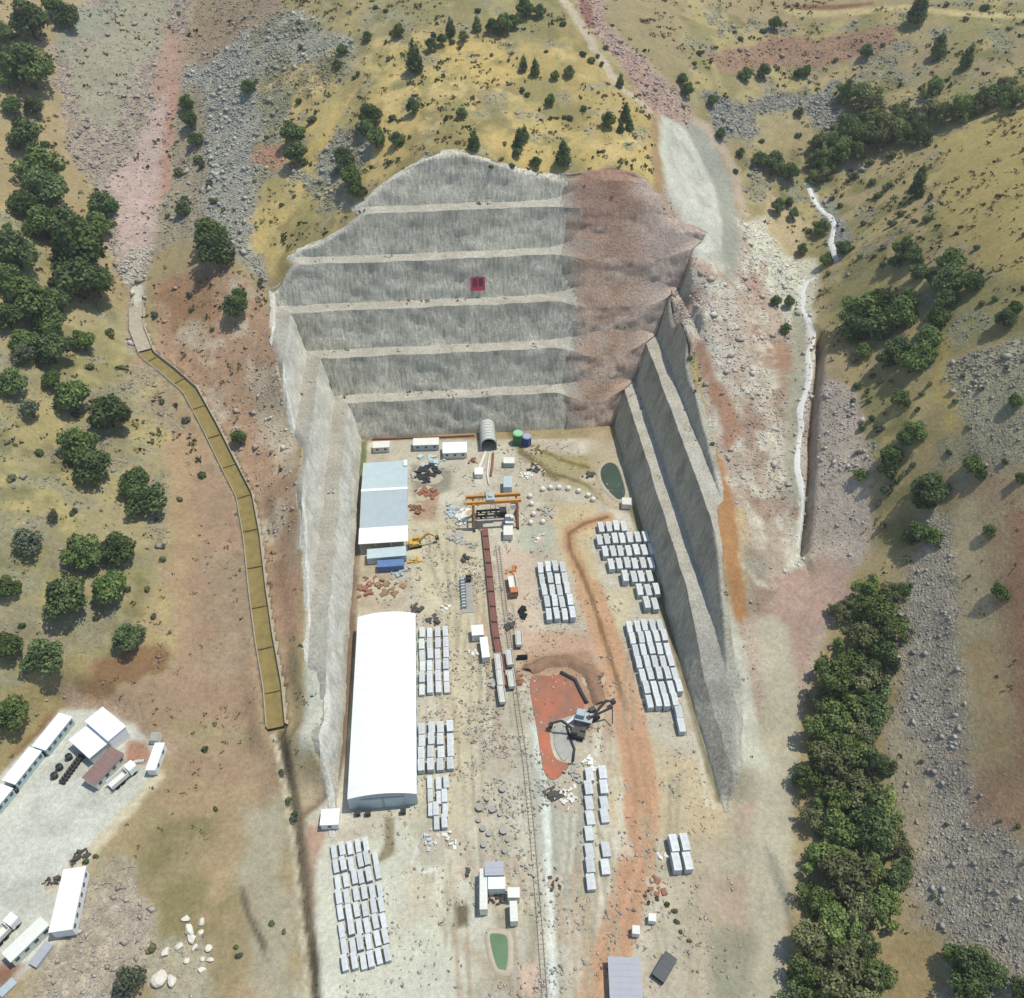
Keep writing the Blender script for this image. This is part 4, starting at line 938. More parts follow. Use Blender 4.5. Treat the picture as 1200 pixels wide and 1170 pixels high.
# tower lamps, pads
p = at(547, 697); m = MB(); m.box((p[0],p[1],.12),(3.6,14.5,.24), .02); o = m.build('concrete_pad', M_bank); o['kind'] = 'structure'
for lab, x, y, sx, sy, h, mt in (('grey steel frame lying on the left side of the concrete pad', 543, 696, 1.4, 12, .9, M_grey), ('dark grey generator at the top of the concrete pad', 549, 680, 1.6, 2.4, 1.6, M_dark)):
    p = at(x, y, .25); t = thing('machine_unit', lab, 'machine', p); m = MB()
    for k in range(int(sy/1.2)): m.box((0,-sy/2+.6+k*1.2,h/2),(sx,.7,h-.1))
    m.build('body', mt, t); m = MB(); m.box((-sx/2,0,h),(.12,sy,.14)); m.box((sx/2,0,h),(.12,sy,.14)); m.build('rail', M_dark, t)

# banner on the face
bz = 48.6; bd = 8.5*3+3.5*(bz-42)/14; bp = np.array([0, YB+bd-.45, bz]); q = march(lambda x, y: np.where(y > bp[1], 999., 0.), 560, 338)
bn = thing('red_banner', 'small red banner with dark patches hanging on the grey rock face', 'banner', (q[0], YB+8.5*3-.1, 0))
def facep(x, z, off=.35): return (x, 3.5*(z-42)/14-off-.9, z)
m = MB(); xs_, zs_ = np.linspace(-2.6, 2.6, 6), np.linspace(45.2, 50.0, 6); V = [facep(x, z, .35+.06*sin(2*x)) for z in zs_ for x in xs_]; m.add(V, [(j*6+i, j*6+i+1, j*6+i+7, j*6+i+6) for j in range(5) for i in range(5)])
m.add([(a_, b_+.06, c_) for a_, b_, c_ in V], [(j*6+i+6, j*6+i+7, j*6+i+1, j*6+i) for j in range(5) for i in range(5)]); m.build('cloth', M_banner, bn)
for sx in (-1.05, 1.15):
    m = MB(); m.add([facep(sx-.75, 46.9, .46), facep(sx+.75, 46.9, .46), facep(sx+.75, 49.6, .46), facep(sx-.75, 49.6, .46)], [(0,1,2,3)]); m.build('dark_patch', simple('dark_print', (112,60,74), .8), bn)
m = MB(); m.bar(facep(-.4, 50, .3), facep(-.4, 55.6, .3), .12); m.build('rope', M_rust, bn)

# ---------------------------------------------------------------- concrete segment stacks
def seg_mesh(nl, L=4.3, W=1.95):
    m = MB(); th = .34; R = 5.2
    for k in range(nl):
        z0 = .18+k*(th+.16); js = random.uniform(-.05, .05)
        top = []
        for a_ in np.linspace(-1, 1, 9):
            y = a_*L/2; z = math.sqrt(R*R-y*y)-math.sqrt(R*R-L*L/4); top.append((y, z))
        prof = [(y, z0+th+z*.55) for y, z in top]+[(y, z0+z*.55) for y, z in top[::-1]]
        n = len(prof); V = [(-W/2+js, y, z) for y, z in prof]+[(W/2+js, y, z) for y, z in prof]
        m.add(V, [tuple(range(n))[::-1], tuple(range(n, 2*n))]+[(i, (i+1) % n, n+(i+1) % n, n+i) for i in range(n)])
        for y in (-L*.28, L*.28): m.box((0, y, z0-.08+.2*.5), (W*.8, .16, .3))
    return m.mesh('segment_stack', M_seg)
SEG = {n: [seg_mesh(n) for _ in range(2)] for n in (2, 3, 4, 5)}
SEGM = 'stacked grey tunnel lining segments'
def seg(p, rz, n, label, grp):
    o = bpy.data.objects.new('segment_stack', random.choice(SEG[n])); COL.objects.link(o)
    o.location = (float(p[0]), float(p[1]), float(p[2])); o.rotation_euler = (0, 0, rz); tag(o, label, 'concrete segments', grp); return o
def block(where, p0, p1, nx, ny, levels, rz=0.0, skip=(), rowx=None, jit=.12, pr=None, grp=None):
    """p0 = pixel of the back left stack, p1 = pixel of the front left stack, pr = pixel of the back right one; rows run from back to front"""
    a, b, c = at(*p0), at(*p1), at(*pr)
    syy = min(1.05, .93*np.linalg.norm(b-a)/max(ny-1, 1)/4.3); sxx = min(1.0, .68*np.linalg.norm(c-a)/max(nx-1, 1)/1.95)
    for j in range(ny):
        x0_, x1_ = rowx[j] if rowx else (0, nx-1)
        for i in range(x0_, x1_+1):
            if (i, j) in skip: continue
            p = a+(b-a)*j/max(ny-1, 1)+(c-a)*i/max(nx-1, 1)+np.array([random.uniform(-jit, jit), random.uniform(-jit, jit)*1.6, 0])
            lab = 'grey segment stack %s, %s row from back, %s from left' % (where, ORD[j], ORD[i-x0_])
            o = seg(p, rz+random.uniform(-.03, .03), random.choice(levels), lab, grp or SEGM+' '+where)
            o.scale = (sxx, syy, 1)
block('right of the conveyor', (633,670), (643,724), 4, 5, (3, 4, 5), pr=(659,669))
block('in the far right block', (695,623), (738,713), 7, 7, (4, 4, 5), pr=(748,621), rowx=[(1,4),(0,6),(0,6),(0,5),(1,4),(2,4),(2,3)])
block('below the right wall', (737,739), (760,827), 5, 7, (4, 4, 5), pr=(773,737), rowx=[(0,4)]*5+[(0,4),(0,3)])
block('by the right wall end', (794,838), (797,855), 1, 2, (4,), pr=(805,838))
block('beside the hall back', (495,745), (495,810), 4, 6, (2, 3), pr=(522,743))
block('beside the hall middle', (495,857), (494,900), 4, 4, (3, 3, 4), pr=(528,855))
block('beside the hall front', (505,920), (503,970), 3, 4, (2, 3), pr=(523,917), jit=.35, skip=((0,3),))
block('in the slanting front block', (393,1000), (406,1132), 6, 8, (2, 2, 3), rz=radians(12), pr=(438,990), rowx=[(0,4)]+[(0,5)]*7, jit=.2)
block('in the haul road line', (690,910), (692,1038), 2, 8, (2, 3), pr=(706,908), jit=.25, skip=((1,4),(1,7)))
block('in the square of four', (788,993), (791,1015), 2, 2, (5,), pr=(801,992), jit=.03)

# ---------------------------------------------------------------- loose things in the yard
def drum(label, px, py, r, grp, src=[None]):
    p = at(px, py)
    if src[0] is None:
        t = thing('cable_drum', label, 'drum', p, 0, grp); MB().tube([(0,0,.1),(0,0,.95)], .55, 14).build('core', M_bank, t)
        for z in (.06, .98): MB().tube([(0,0,z-.06),(0,0,z+.06)], 1.0, 18).build('flange', M_bank, t)
        MB().tube([(0,0,.14),(0,0,.9)], .85, 16).build('cable', M_dark, t); src[0] = t
    else: t = copy_thing(src[0], p, random.uniform(0, 3), label)
    t.scale = (r, r, r*.9)
pos = [(589,926),(571,937),(562,948),(577,950),(586,955),(561,962),(566,972),(573,978),(590,975),(595,985),(567,991),(592,998)]
srt = sorted(pos, key=lambda q: q[1])
for k, (x, y) in enumerate(srt): drum('cable drum in the cluster left of the tracks, %s from the back' % ORD[k], x, y, random.uniform(.6, .95), 'cable drums left of the tracks')
def bulk(label, px, py, s, grp):
    p = at(px, py); m = MB(); n = 10
    m.tube([(0,0,0),(0,0,.25*s),(0,0,.8*s),(0,0,1.05*s),(0,0,1.12*s)], [.55*s,.68*s,.66*s,.45*s,.2*s], n); o = m.build('bulk_bag', M_bag, None, True); o.location = p; tag(o, label, 'bulk bag', grp)
for k, (x, y) in enumerate([(636,575),(645,573),(655,573),(666,574),(678,577),(689,582),(695,587)]): bulk('white bulk bag in the row by the silt ponds, %s from left' % ORD[k], x, y, 1.35, 'bulk bags along the silt ponds')
for k, (x, y) in enumerate([(621,583),(623,592),(625,604),(622,614),(636,613)]): bulk('pale bulk bag right of the gantry, %s from the back' % ORD[k], x, y, 1.3, 'bulk bags right of the gantry')
def heap(label, px, py, n, spread, sizes, mat, name='scrap_pile', cat='scrap pile'):
    p = at(px, py); m = MB(); m.tube([(0,0,-.05),(0,0,.10),(0,0,.25)], [spread*1.3, spread*1.1, spread*.4], 14); nb = len(m.f)
    m.v = [(x*(1+.25*sin(3*math.atan2(y, x)+px)), y*(1+.2*sin(2*math.atan2(y, x)+py)), z) for x, y, z in m.v]
    for k in range(n):
        x, y = max(-1.1*spread, min(1.1*spread, random.gauss(0, spread*.5))), max(-1.1*spread, min(1.1*spread, random.gauss(0, spread*.5))); s = random.uniform(*sizes); h = random.uniform(.15, .9)
        m.box((x, y, h/2+max(0, .6-math.hypot(x, y)/spread)*.4), (s, random.uniform(.2, .8)*s, h), random.uniform(0, 3))
    o = m.build(name, mat); o.data.materials.append(M_dirt)
    for f in o.data.polygons[:nb]: f.material_index = 1
    o.location = p; tag(o, label, cat); return o
heap('heap of grey machine parts left of the gantry, at the back', 532, 598, 26, 4.0, (.6,2.4), M_grey)
heap('heap of mixed pale scrap left of the gantry leg', 543, 607, 26, 3.4, (.6,2.2), M_bag)
heap('low heap of grey frames in front of the left gantry leg', 535, 628, 18, 3.2, (.8,3), M_bank)
heap('dark heap of pipes in front of the cabins', 500, 556, 24, 4.4, (.6,3.4), M_dark)
heap('spread of pale parts under the middle cabin', 507, 540, 22, 4.0, (.6,2.6), M_bluegrey)
heap('rusty rebar heap right of the workshop', 498, 578, 26, 3.0, (.6,3.4), M_rust)
heap('rusty scrap heap right of the white workshop roof', 488, 596, 16, 2.2, (.6,2.6), M_rust)
heap('heap of reddish timber between workshop and white hall, left', 436, 688, 24, 3.4, (.5,2.2), M_rust)
heap('heap of pale timber between workshop and white hall, right', 456, 692, 26, 3.8, (.5,2.2), M_wood)
heap('heap of small grey parts before the blue container', 470, 672, 18, 2.6, (.5,1.8), M_grey)
heap('dark grey pallets behind the right corner of the white hall', 484, 716, 14, 2.4, (1,2.6), M_dsteel)
heap('grey boxes behind the back row of hall segments', 506, 727, 9, 1.8, (1,2.0), M_dsteel)
heap('pale lumps beside the hall segment stacks', 520, 716, 7, 1.6, (.6,1.4), M_bag)
heap('reddish crates behind the tipper truck', 600, 669, 10, 1.6, (.8,1.8), M_orange2)
heap('black frames in front of the tipper truck', 613, 719, 9, 1.4, (.8,2.6), M_black)
heap('dark hoses and parts before the mixing plant', 583, 1053, 18, 2.0, (.4,1.6), M_dark)
heap('grey parts right of the tunnel duct', 625, 552, 22, 3.2, (.5,2), M_dsteel)
heap('pale drums and parts right of the pump unit', 615, 558, 18, 2.6, (.5,1.6), M_cream)
heap('white rubble of broken segments before the hall stacks', 505, 985, 22, 2.6, (.4,1.6), M_seg)
M_earth = simple('brown_earth', (150,118,92), .95, .2, .7)
bk = resample(np.array([at(x, y) for x, y in [(618,786),(640,776),(668,774),(690,786),(699,808),(704,826)]]), .8); bk[:, 2] = 0; bk[:, :2] += RNG.normal(size=(len(bk), 2))*.18
o = along(bk, [(-2.2,-.05),(-1.2,.7),(-.2,1.25),(.8,.8),(2.0,-.05)], 'soil_bank', M_earth, None); o['kind'] = 'structure'
for lab, x, y, n_, sp_, sz, mt in [
    ('brown earth and rubble heap at the upper right of the orange pond', 697, 800, 26, 2.6, (.4,1.6), M_earth), ('grey spoil heap beside the foot of the orange pond', 676, 905, 26, 3.0, (.4,1.4), M_bank),
    ('pale rubble below the grey pond', 664, 935, 24, 3.0, (.4,1.4), M_bag), ('dark pipe bundle in front of the orange pond tip', 647, 930, 10, 1.8, (.6,3.0), M_dsteel),
    ('pale formwork pieces behind the haul road line of stacks', 692, 897, 18, 2.4, (.4,1.5), M_cream), ('dull crates left of the conveyor head', 553, 640, 12, 1.8, (.6,1.6), M_bank),
    ('scattered boards right of the gantry', 642, 600, 16, 2.6, (.5,1.8), M_bank), ('pale crates below the bulk bags right of the gantry', 630, 632, 12, 2.0, (.5,1.4), M_cream),
    ('pipe lengths left of the dark green pond', 690, 560, 12, 2.2, (.6,2.8), M_dsteel), ('ochre silt lumps beside the tanks', 628, 528, 14, 2.2, (.5,1.6), M_sedim),
    ('reddish lumps left of the cream duct', 554, 541, 12, 1.4, (.5,1.4), M_rust), ('yellow bars beside the front of the workshop', 486, 657, 9, 1.6, (.5,2.0), M_yellow),
    ('grey boards along the right side of the workshop', 484, 560, 12, 1.6, (.5,2.0), M_bank), ('dull timber beside the tall white plant container', 547, 1023, 9, 1.2, (.4,1.3), M_dsteel),
    ('small pale parts right of the mixing plant', 617, 1022, 12, 1.8, (.4,1.2), M_bank), ('dark lumps right of the rail track at the front', 652, 1036, 10, 1.6, (.4,1.2), M_dsteel),
    ('brown parts above the small white tank boxes', 768, 1040, 12, 2.0, (.4,1.6), M_rust), ('pale concrete scraps beside the square of four stacks', 775, 1005, 8, 1.4, (.4,1.0), M_cream),
    ('long dark bars between conveyor and rail track', 598, 735, 8, 1.4, (.8,2.6), M_dsteel), ('red brown bars beside the muck wagons', 607, 800, 9, 1.4, (.8,2.4), M_rust),
    ('grey plates left of the lower muck wagons', 577, 800, 10, 1.4, (.6,2.0), M_bank), ('dirty white sacks left of the long narrow white container', 554, 765, 9, 1.3, (.5,1.3), M_bag),
    ('pale pallets at the front right of the hall stacks', 528, 985, 9, 1.6, (.6,1.4), M_cream), ('grey pallets behind the conveyor start', 545, 655, 9, 1.6, (.6,1.6), M_dsteel)]: heap(lab, x, y, n_, sp_, sz, mt, 'material_heap', 'material heap')
def ycube(label, px, py, s, mat, nm, cat):
    p = at(px, py, YZ); m = MB(); m.tube([(0,0,0),(0,0,s*.9),(0,0,s)], [s*.5,s*.55,s*.3], 10); m.tube([(0,0,s),(0,0,s*1.15)], s*.14, 8); o = m.build(nm, mat); o.location = p; tag(o, label, cat, 'dark barrels standing on the yard')
for k, (x, y) in enumerate([(82,889),(71,901),(65,911),(19,928),(51,885)]):
    ycube(['dark barrel nearest the white sheds on the yard','dark barrel second from the white sheds on the yard','dark barrel farthest from the white sheds on the yard','dark barrel by the lower container office','dark barrel by the middle container office'][k], x, y, 1.5, M_dark, 'barrel', 'barrel')
c = [at(74,918,YZ), at(96,888,YZ)]; d = c[1]-c[0]; rz = math.atan2(d[1], d[0]); t = thing('steel_rack', 'long dark steel rack on the yard left of the brown roofed cabin', 'rack', (c[0]+c[1])/2, rz); L = np.linalg.norm(d)
m = MB()
for k in range(9): m.box((-L/2+L*k/8, 0, .5), (.5, 1.5, 1.0))
m.build('upright', M_dark, t); m = MB(); m.box((0,-.6,1.05),(L,.2,.12)); m.box((0,.6,1.05),(L,.2,.12)); m.build('shelf_rail', M_dsteel, t)
for k, (x, y, lab) in enumerate([(420,955,'left dark bin before the white hall door'),(432,955,'right dark bin before the white hall door'),(473,953,'dark bin at the right end of the hall front')]):
    p = at(x, y); m = MB(); m.extr([(-.5,.15),(-.65,1.35),(.65,1.35),(.5,.15)], -.5, .5); m.box((0,0,1.42),(1.4,1.15,.12)); m.tube([(-.6,-.4,.12),(.6,-.4,.12)], .12, 8); o = m.build('waste_bin', M_dark); o.location = p; tag(o, lab, 'bin', 'dark bins before the white hall')
# low pale wall at the tip of the yard
wp = resample(np.array([at(x, y, YZ) for x, y in [(148,903),(158,894),(170,893)]]), .8); wp[:, 2] = YZ; o = along(wp, [(-.3,-.1),(-.3,.8),(.3,.8),(.3,-.1)], 'kerb_wall', M_conc, None); o['kind'] = 'thing'; tag(o, 'low curved pale wall at the tip of the yard', 'low wall')
for k, (x, y) in enumerate([(66,1033),(59,1035),(88,1010),(95,1005),(100,1000)]):
    p = at(x, y, YZ); heap(['dark pump gear left of the long white shed','small dark gear by the long white shed','dark gear at the top corner of the long white shed','black machine at the yard edge above the long shed','dark parts on the yard edge by the shrubs'][k], 0, 0, 8, 1.2, (.4,1.3), M_dsteel, 'machine_part', 'machine part').location = p
#BOULDERS
def rockmesh(name, s, seed):
    r = random.Random(seed); import bmesh
    b = bmesh.new(); bmesh.ops.create_icosphere(b, subdivisions=2, radius=1)
    ph = [(r.uniform(-1,1), r.uniform(-1,1), r.uniform(-1,1), r.uniform(.55,.95)) for _ in range(9)]
    for v in b.verts:
        c_ = v.co.copy()
        for x, y, z, d in ph:
            n = Vector((x, y, z)).normalized(); q = c_.dot(n)
            if q > d*.85: c_ -= n*(q-d*.85)
        v.co = Vector((c_.x*1.1, c_.y*.9, c_.z*.75))
    me = bpy.data.meshes.new(name); b.to_mesh(me); b.free(); me.materials.append(M_boulder); return me
from mathutils import Vector
M_boulder = simple('pale_boulder', (228,222,206), .95, .12, 1)
bm_ = [rockmesh('boulder', 1, k) for k in range(4)]
bp_ = sorted([(218,1077,1.0),(236,1082,1.0),(235,1094,.9),(222,1092,1.6),(226,1100,1.3),(209,1110,1.1),(195,1117,1.1),(228,1111,.9),(244,1112,1.1),(219,1126,.8),(247,1125,.9),(237,1124,.7),(237,1138,.9),(188,1146,2.0),(203,1150,1.5)], key=lambda q: q[1])
for k, (x, y, s) in enumerate(bp_):
    p = ground(x, y); o = bpy.data.objects.new('boulder', bm_[k % 4]); COL.objects.link(o); o.location = (p[0], p[1], p[2]+s*.3); o.scale = (s, s, s); o.rotation_euler = (0, 0, k*1.3)
    tag(o, '%s white boulder of the scatter in the lower left field, %s from the top' % ('big' if s > 1.2 else 'small', ORD[k]), 'boulder', 'white boulders in the lower left field')

# ================================================================== vegetation
def crown_mesh(name, lobes, n, leaf, mat, seed, zmin=-9):
    r = np.random.default_rng(seed); L = np.array(lobes, float); wts = (L[:, 3]*L[:, 4]*L[:, 5])**.67; wts /= wts.sum()
    ii = r.choice(len(L), n, p=wts); d = r.normal(size=(n, 3)); d /= np.linalg.norm(d, axis=1)[:, None]
    rad = r.uniform(.55, 1.04, n)**.6; P = L[ii, :3]+d*L[ii, 3:6]*rad[:, None]
    P += r.normal(size=(n, 3))*.03
    k = P[:, 2] > zmin; P, d = P[k], d[k]; n = len(P)
    nrm = d+r.normal(size=(n, 3))*.55+np.array([0, 0, .25]); nrm /= np.linalg.norm(nrm, axis=1)[:, None]
    u = np.cross(nrm, r.normal(size=(n, 3))); u /= np.linalg.norm(u, axis=1)[:, None]; v = np.cross(nrm, u)
    s = leaf*r.uniform(.6, 1.35, n)[:, None]; a = s*r.uniform(.7, 1.3, (n, 1))
    V = np.stack([P-u*s*.9-v*a*.4, P+u*s*.3-v*a, P+u*s-nrm*s*.25+v*a*.3, P-u*s*.2+v*a-nrm*s*.15], 1).reshape(-1, 3)
    me = new_mesh(name, V, np.arange(4*n).reshape(n, 4), mat)
    clump = np.clip(.5+.9*np.array([fbm(P[:, 0]*3+seed, P[:, 1]*3+P[:, 2]*2, 1.0, 3)])[0]+r.normal(size=n)*.22, 0, 1)
    set_col(me, np.repeat(clump, 4)[:, None]*np.ones((1, 3))); return me
def trunk_mesh(name, h, r, limbs, seed):
    q = random.Random(seed); m = MB(); m.tube([(0,0,-.25),(q.uniform(-.03,.03),q.uniform(-.03,.03),h*.5),(q.uniform(-.06,.06),0,h)], [r*1.3, r, r*.6], 7)
    for k in range(limbs):
        a_ = 2*pi*k/limbs+q.uniform(-.4,.4); m.tube([(0,0,h*.75),(cos(a_)*.3,sin(a_)*.3,h*1.15),(cos(a_)*.55,sin(a_)*.55,h*1.4)], [r*.6, r*.4, r*.15], 5)
    return m.mesh(name, M_trunk, True)
def lobes_for(kind, seed):
    r = random.Random(seed*7+3); L = []
    if kind == 'oak':
        L.append((0,0,.95,.68,.66,.55))
        for k in range(8):
            a_ = 2*pi*k/8+r.uniform(-.4,.4); q = r.uniform(.42,.66); L.append((cos(a_)*q, sin(a_)*q, r.uniform(.6,1.1), r.uniform(.32,.46), r.uniform(.32,.46), r.uniform(.3,.42)))
        for k in range(3): L.append((r.uniform(-.3,.3), r.uniform(-.3,.3), r.uniform(1.25,1.45), .36, .36, .3))
    elif kind == 'tall':
        for k in range(7):
            t = k/6; w_ = .62*(1-t)**.7+.16; L.append((r.uniform(-.14,.14), r.uniform(-.14,.14), .5+t*2.1, w_*1.15, w_*1.15, .42))
        for k in range(5):
            a_ = r.uniform(0, 6.3); L.append((cos(a_)*.5, sin(a_)*.5, r.uniform(.45,1.1), .35, .35, .35))
    elif kind == 'big':
        L.append((0,0,1.0,.6,.6,.5))
        for k in range(15):
            a_ = r.uniform(0, 6.3); q = r.uniform(.3,1.0); L.append((cos(a_)*q, sin(a_)*q, r.uniform(.5,1.6)-.4*q, r.uniform(.16,.42), r.uniform(.16,.42), r.uniform(.18,.4)))
    else:
        for k in range(5):
            a_ = r.uniform(0, 6.3); q = r.uniform(.1,.5); L.append((cos(a_)*q, sin(a_)*q, r.uniform(.25,.55), r.uniform(.4,.55), r.uniform(.4,.55), r.uniform(.3,.45)))
    return L
PROTO = {}
for kind, mat, cnt, n, leaf in (('oak', M_leaf, 4, 2600, .064), ('tall', M_leaf, 3, 2400, .074), ('big', M_leaf2, 6, 3400, .052), ('grey', M_leaf3, 2, 900, .075), ('bush', M_leaf, 3, 420, .13)):
    PROTO[kind] = []
    for s in range(cnt):
        k2 = 'oak' if kind == 'grey' else kind
        if kind == 'big': mat = (M_leaf2, M_leaf4, M_leaf, M_leaf2, M_leaf4, M_leaf2)[s]
        if kind == 'oak': mat = (M_leaf, M_leaf5, M_leaf, M_leaf5)[s]
        if kind == 'bush': mat = (M_leaf, M_leaf4, M_leaf3)[s]
        cm = crown_mesh('crown', lobes_for(k2, s+(40 if kind == 'grey' else 0)), n, leaf, mat, 100+s*13+len(kind))
        tm = trunk_mesh('trunk', {'oak': .6, 'tall': .6, 'big': .75, 'grey': .6, 'bush': .3}[kind], .075, 5, s)
        PROTO[kind].append((cm, tm))
TR = []
def T(kind, *pts):
    for p in pts: TR.append((kind,)+p)
# left slopes
T('oak', (36,28,38),(62,8,26),(78,22,24),(34,80,48),(12,68,24),(14,124,22),(30,162,34),(48,200,46),(56,228,46),(28,238,34),(74,262,44),(50,265,34),(20,300,42),(96,296,62),(92,330,52),(34,352,52),(8,372,34),(58,378,34),(60,410,40),(28,400,28),(14,450,30),(85,466,38),(128,484,48),(92,522,44),(106,546,48),(158,566,40),(170,586,44),(95,646,44),(137,643,42),(128,688,46),(75,700,54),(7,688,28),(150,746,38),(8,757,36),(50,768,46),(10,838,44),(112,332,40),(98,402,24),(122,244,30),(114,262,26),(4,40,22),(60,445,22),(70,355,26),(5,325,30),(40,125,22),(8,95,18))
T('grey', (32,636,38),(62,606,16),(150,1150,40),(36,480,26),(28,418,24))
T('bush', (8,265,14),(130,390,14),(113,724,10),(25,733,10),(142,430,11),(60,330,14),(52,168,14),(105,430,14),(88,485,12),(45,530,12),(14,560,16),(86,600,12),(150,690,9),(178,1112,15),(345,955,14),(338,938,10),(190,470,10),(218,492,12),(236,556,12),(210,585,10),(186,610,9),(190,655,10),(172,690,10),(180,722,9),(240,878,10),(252,848,8),(330,905,9),(318,1082,9),(332,1092,8),(280,1120,10),(276,1110,7),(252,948,8),(190,640,8),(100,1010,9),(112,1003,8))
# rocky strip left of the face
T('oak', (250,290,46),(246,272,38),(275,360,30),(342,155,30),(347,178,28),(280,345,18),(290,101,18),(410,205,30),(402,185,24),(417,222,22),(433,133,30),(440,160,28),(428,150,22),(465,163,18),(484,125,19),(222,140,20),(228,162,18),(218,120,18),(214,245,18))
T('bush', (232,185,14),(210,200,16),(236,192,12),(216,232,12),(196,252,9),(181,368,11),(128,388,13),(366,140,15),(355,190,13),(350,118,10),(312,160,8),(456,190,9),(460,137,12),(420,85,8),(245,215,12),(250,235,12),(210,15,8),(300,95,8),(330,240,8),(298,212,8),(345,230,7),(332,280,8),(262,245,9),(222,345,10),(225,362,8),(248,385,8),(305,330,10),(470,170,8),(395,200,12),(270,25,8),(350,25,9),(352,55,9))
T('oak', (280,512,20))
# dry grass knoll
T('tall', (485,72,24),(555,168,16),(613,78,11),(627,82,13),(608,165,16),(614,158,13),(660,183,22),(528,34,13),(559,30,12),(733,135,14),(727,96,11),(738,148,11),(727,150,10))
T('oak', (590,26,24),(578,30,18),(603,24,18),(541,132,14),(713,141,18),(667,84,14),(650,88,12),(628,189,14),(645,117,13),(543,42,13),(518,46,14),(505,52,15),(467,35,15),(430,42,12),(400,58,14),(395,74,12),(615,8,22),(632,12,16),(606,178,13))
T('bush', (508,40,9),(530,48,9),(455,68,9),(612,105,9),(618,110,8),(592,168,8),(645,138,6),(653,138,6),(661,137,8),(668,138,9),(684,126,9),(700,65,8),(683,63,10),(693,70,11),(632,128,6),(480,97,8),(440,8,8),(452,12,8),(480,160,7),(575,195,7),(588,186,9),(600,194,9),(576,64,6),(596,70,6),(660,28,9),(640,60,6),(710,55,9),(705,75,8),(415,90,7),(512,20,7),(560,12,9))
# upper right
T('oak', (909,27,17),(1016,60,15),(874,86,16),(895,84,17),(945,82,14),(936,86,12),(806,104,16),(845,156,13),(835,118,14),(800,92,13),(868,178,11),(908,188,26),(926,200,24),(890,186,18),(937,131,11),(912,242,17),(930,250,14),(925,236,11),(963,265,20),(940,292,14),(968,304,18),(990,290,20),(921,384,13),(910,352,14),(925,354,15))
T('tall', (1076,13,26),(1101,57,19),(1134,70,16),(1075,222,20),(1079,208,16))
T('big', (1012,100,38),(1022,112,34),(990,106,22),(1095,102,20),(1180,94,30),(1166,108,28),(1192,112,24),(1150,116,28),(1132,122,30),(1112,128,28),(1092,124,28),(1075,134,30),(1055,132,26),(1040,146,32),(1022,138,30),(1010,156,32),(1030,160,28),(995,148,26),(990,168,28),(972,160,26),(975,180,26),(960,184,22),(958,166,18),(1080,156,22),(1060,154,22),(968,200,20),(955,205,16),(950,188,14),(1008,176,22))
T('bush', (895,36,10),(868,45,8),(912,80,8),(820,62,9),(814,74,8),(893,165,10),(936,158,9),(862,200,9),(1055,98,8),(1132,22,8),(1155,8,12),(1110,5,9),(980,70,8),(1035,52,7),(1020,190,13),(1000,206,14),(1023,212,12),(1045,182,16),(1040,218,16),(1030,228,12),(1055,250,14),(1046,262,12),(1088,255,14),(1080,200,10),(1012,262,9),(948,270,9),(970,320,10),(1035,290,9),(1025,300,8),(1150,355,12),(1145,290,10),(1166,350,10),(1008,300,10),(1090,232,10),(1188,132,7),(985,240,9),(975,232,9),(1034,310,10),(1052,310,12))
# right hillside
T('oak', (1060,292,28),(1072,300,24),(1048,306,16),(1078,318,24),(1116,306,34),(1112,328,38),(1140,330,30),(1096,326,28),(1010,366,48),(1000,388,36),(1032,352,34),(1028,384,36),(1056,368,38),(1064,352,26),(1100,372,30),(1110,350,26),(1090,394,32),(1054,410,34),(1070,424,34),(1040,420,24),(1082,414,30),(1180,372,26),(1190,360,18),(1056,468,24),(1072,506,30),(1060,514,20),(1046,532,28),(1040,548,24),(1012,410,20),(1092,572,44),(1084,586,30),(1078,625,26),(1092,628,24),(1066,630,20),(1140,544,26),(1150,556,14),(1173,693,22),(1160,622,16),(1190,470,18),(1196,560,14),(1008,556,16),(1145,1132,46),(1120,1122,34),(1165,1140,34),(1135,1155,40),(1196,1162,30))
T('bush', (1005,452,12),(1010,500,14),(1030,502,15),(1022,490,11),(1006,530,10),(1040,574,18),(1048,562,14),(1035,616,12),(1030,590,9),(1063,655,13),(1080,462,9),(1075,480,9),(1000,470,9),(1090,450,9),(1112,530,9),(1178,540,10),(1135,500,10),(1150,455,10),(1120,470,9),(1128,440,9),(1180,430,8),(1100,640,8),(1136,675,6),(1080,892,7),(1110,966,7),(1193,968,9),(1172,962,6),(1094,1050,8),(1060,555,10),(1070,545,10),(1018,470,9),(1022,440,10),(1032,448,9))
T('bush', (809,419,7),(821,444,6),(814,459,6),(835,520,7))
T('bush', (756,1050,6),(770,1053,7),(782,1060,8),(791,1068,9),(793,1080,8),(798,1092,6),(808,1102,7),(760,1058,6))
# the riverside row
T('big', (1022,688,34),(1042,696,32),(1058,688,24),(1006,706,30),(986,712,28),(1030,722,38),(1050,738,34),(1012,744,40),(1040,764,36),(1000,772,42),(1022,790,44),(980,796,42),(1004,818,46),(966,822,36),(1028,828,38),(984,846,46),(1014,856,44),(960,856,40),(1000,882,48),(970,892,46),(1030,892,36),(955,912,40),(1010,920,48),(982,932,50),(1038,940,38),(960,956,46),(1022,966,48),(992,976,50),(1050,984,40),(964,1000,46),(1022,1012,50),(990,1026,50),(1056,1022,36),(962,1050,48),(1006,1062,46),(1034,1060,40),(976,1090,50),(950,1100,40),(1012,1102,42),(955,1140,48),(990,1136,50),(1026,1140,42),(970,1172,52),(1012,1174,46),(940,1172,36))

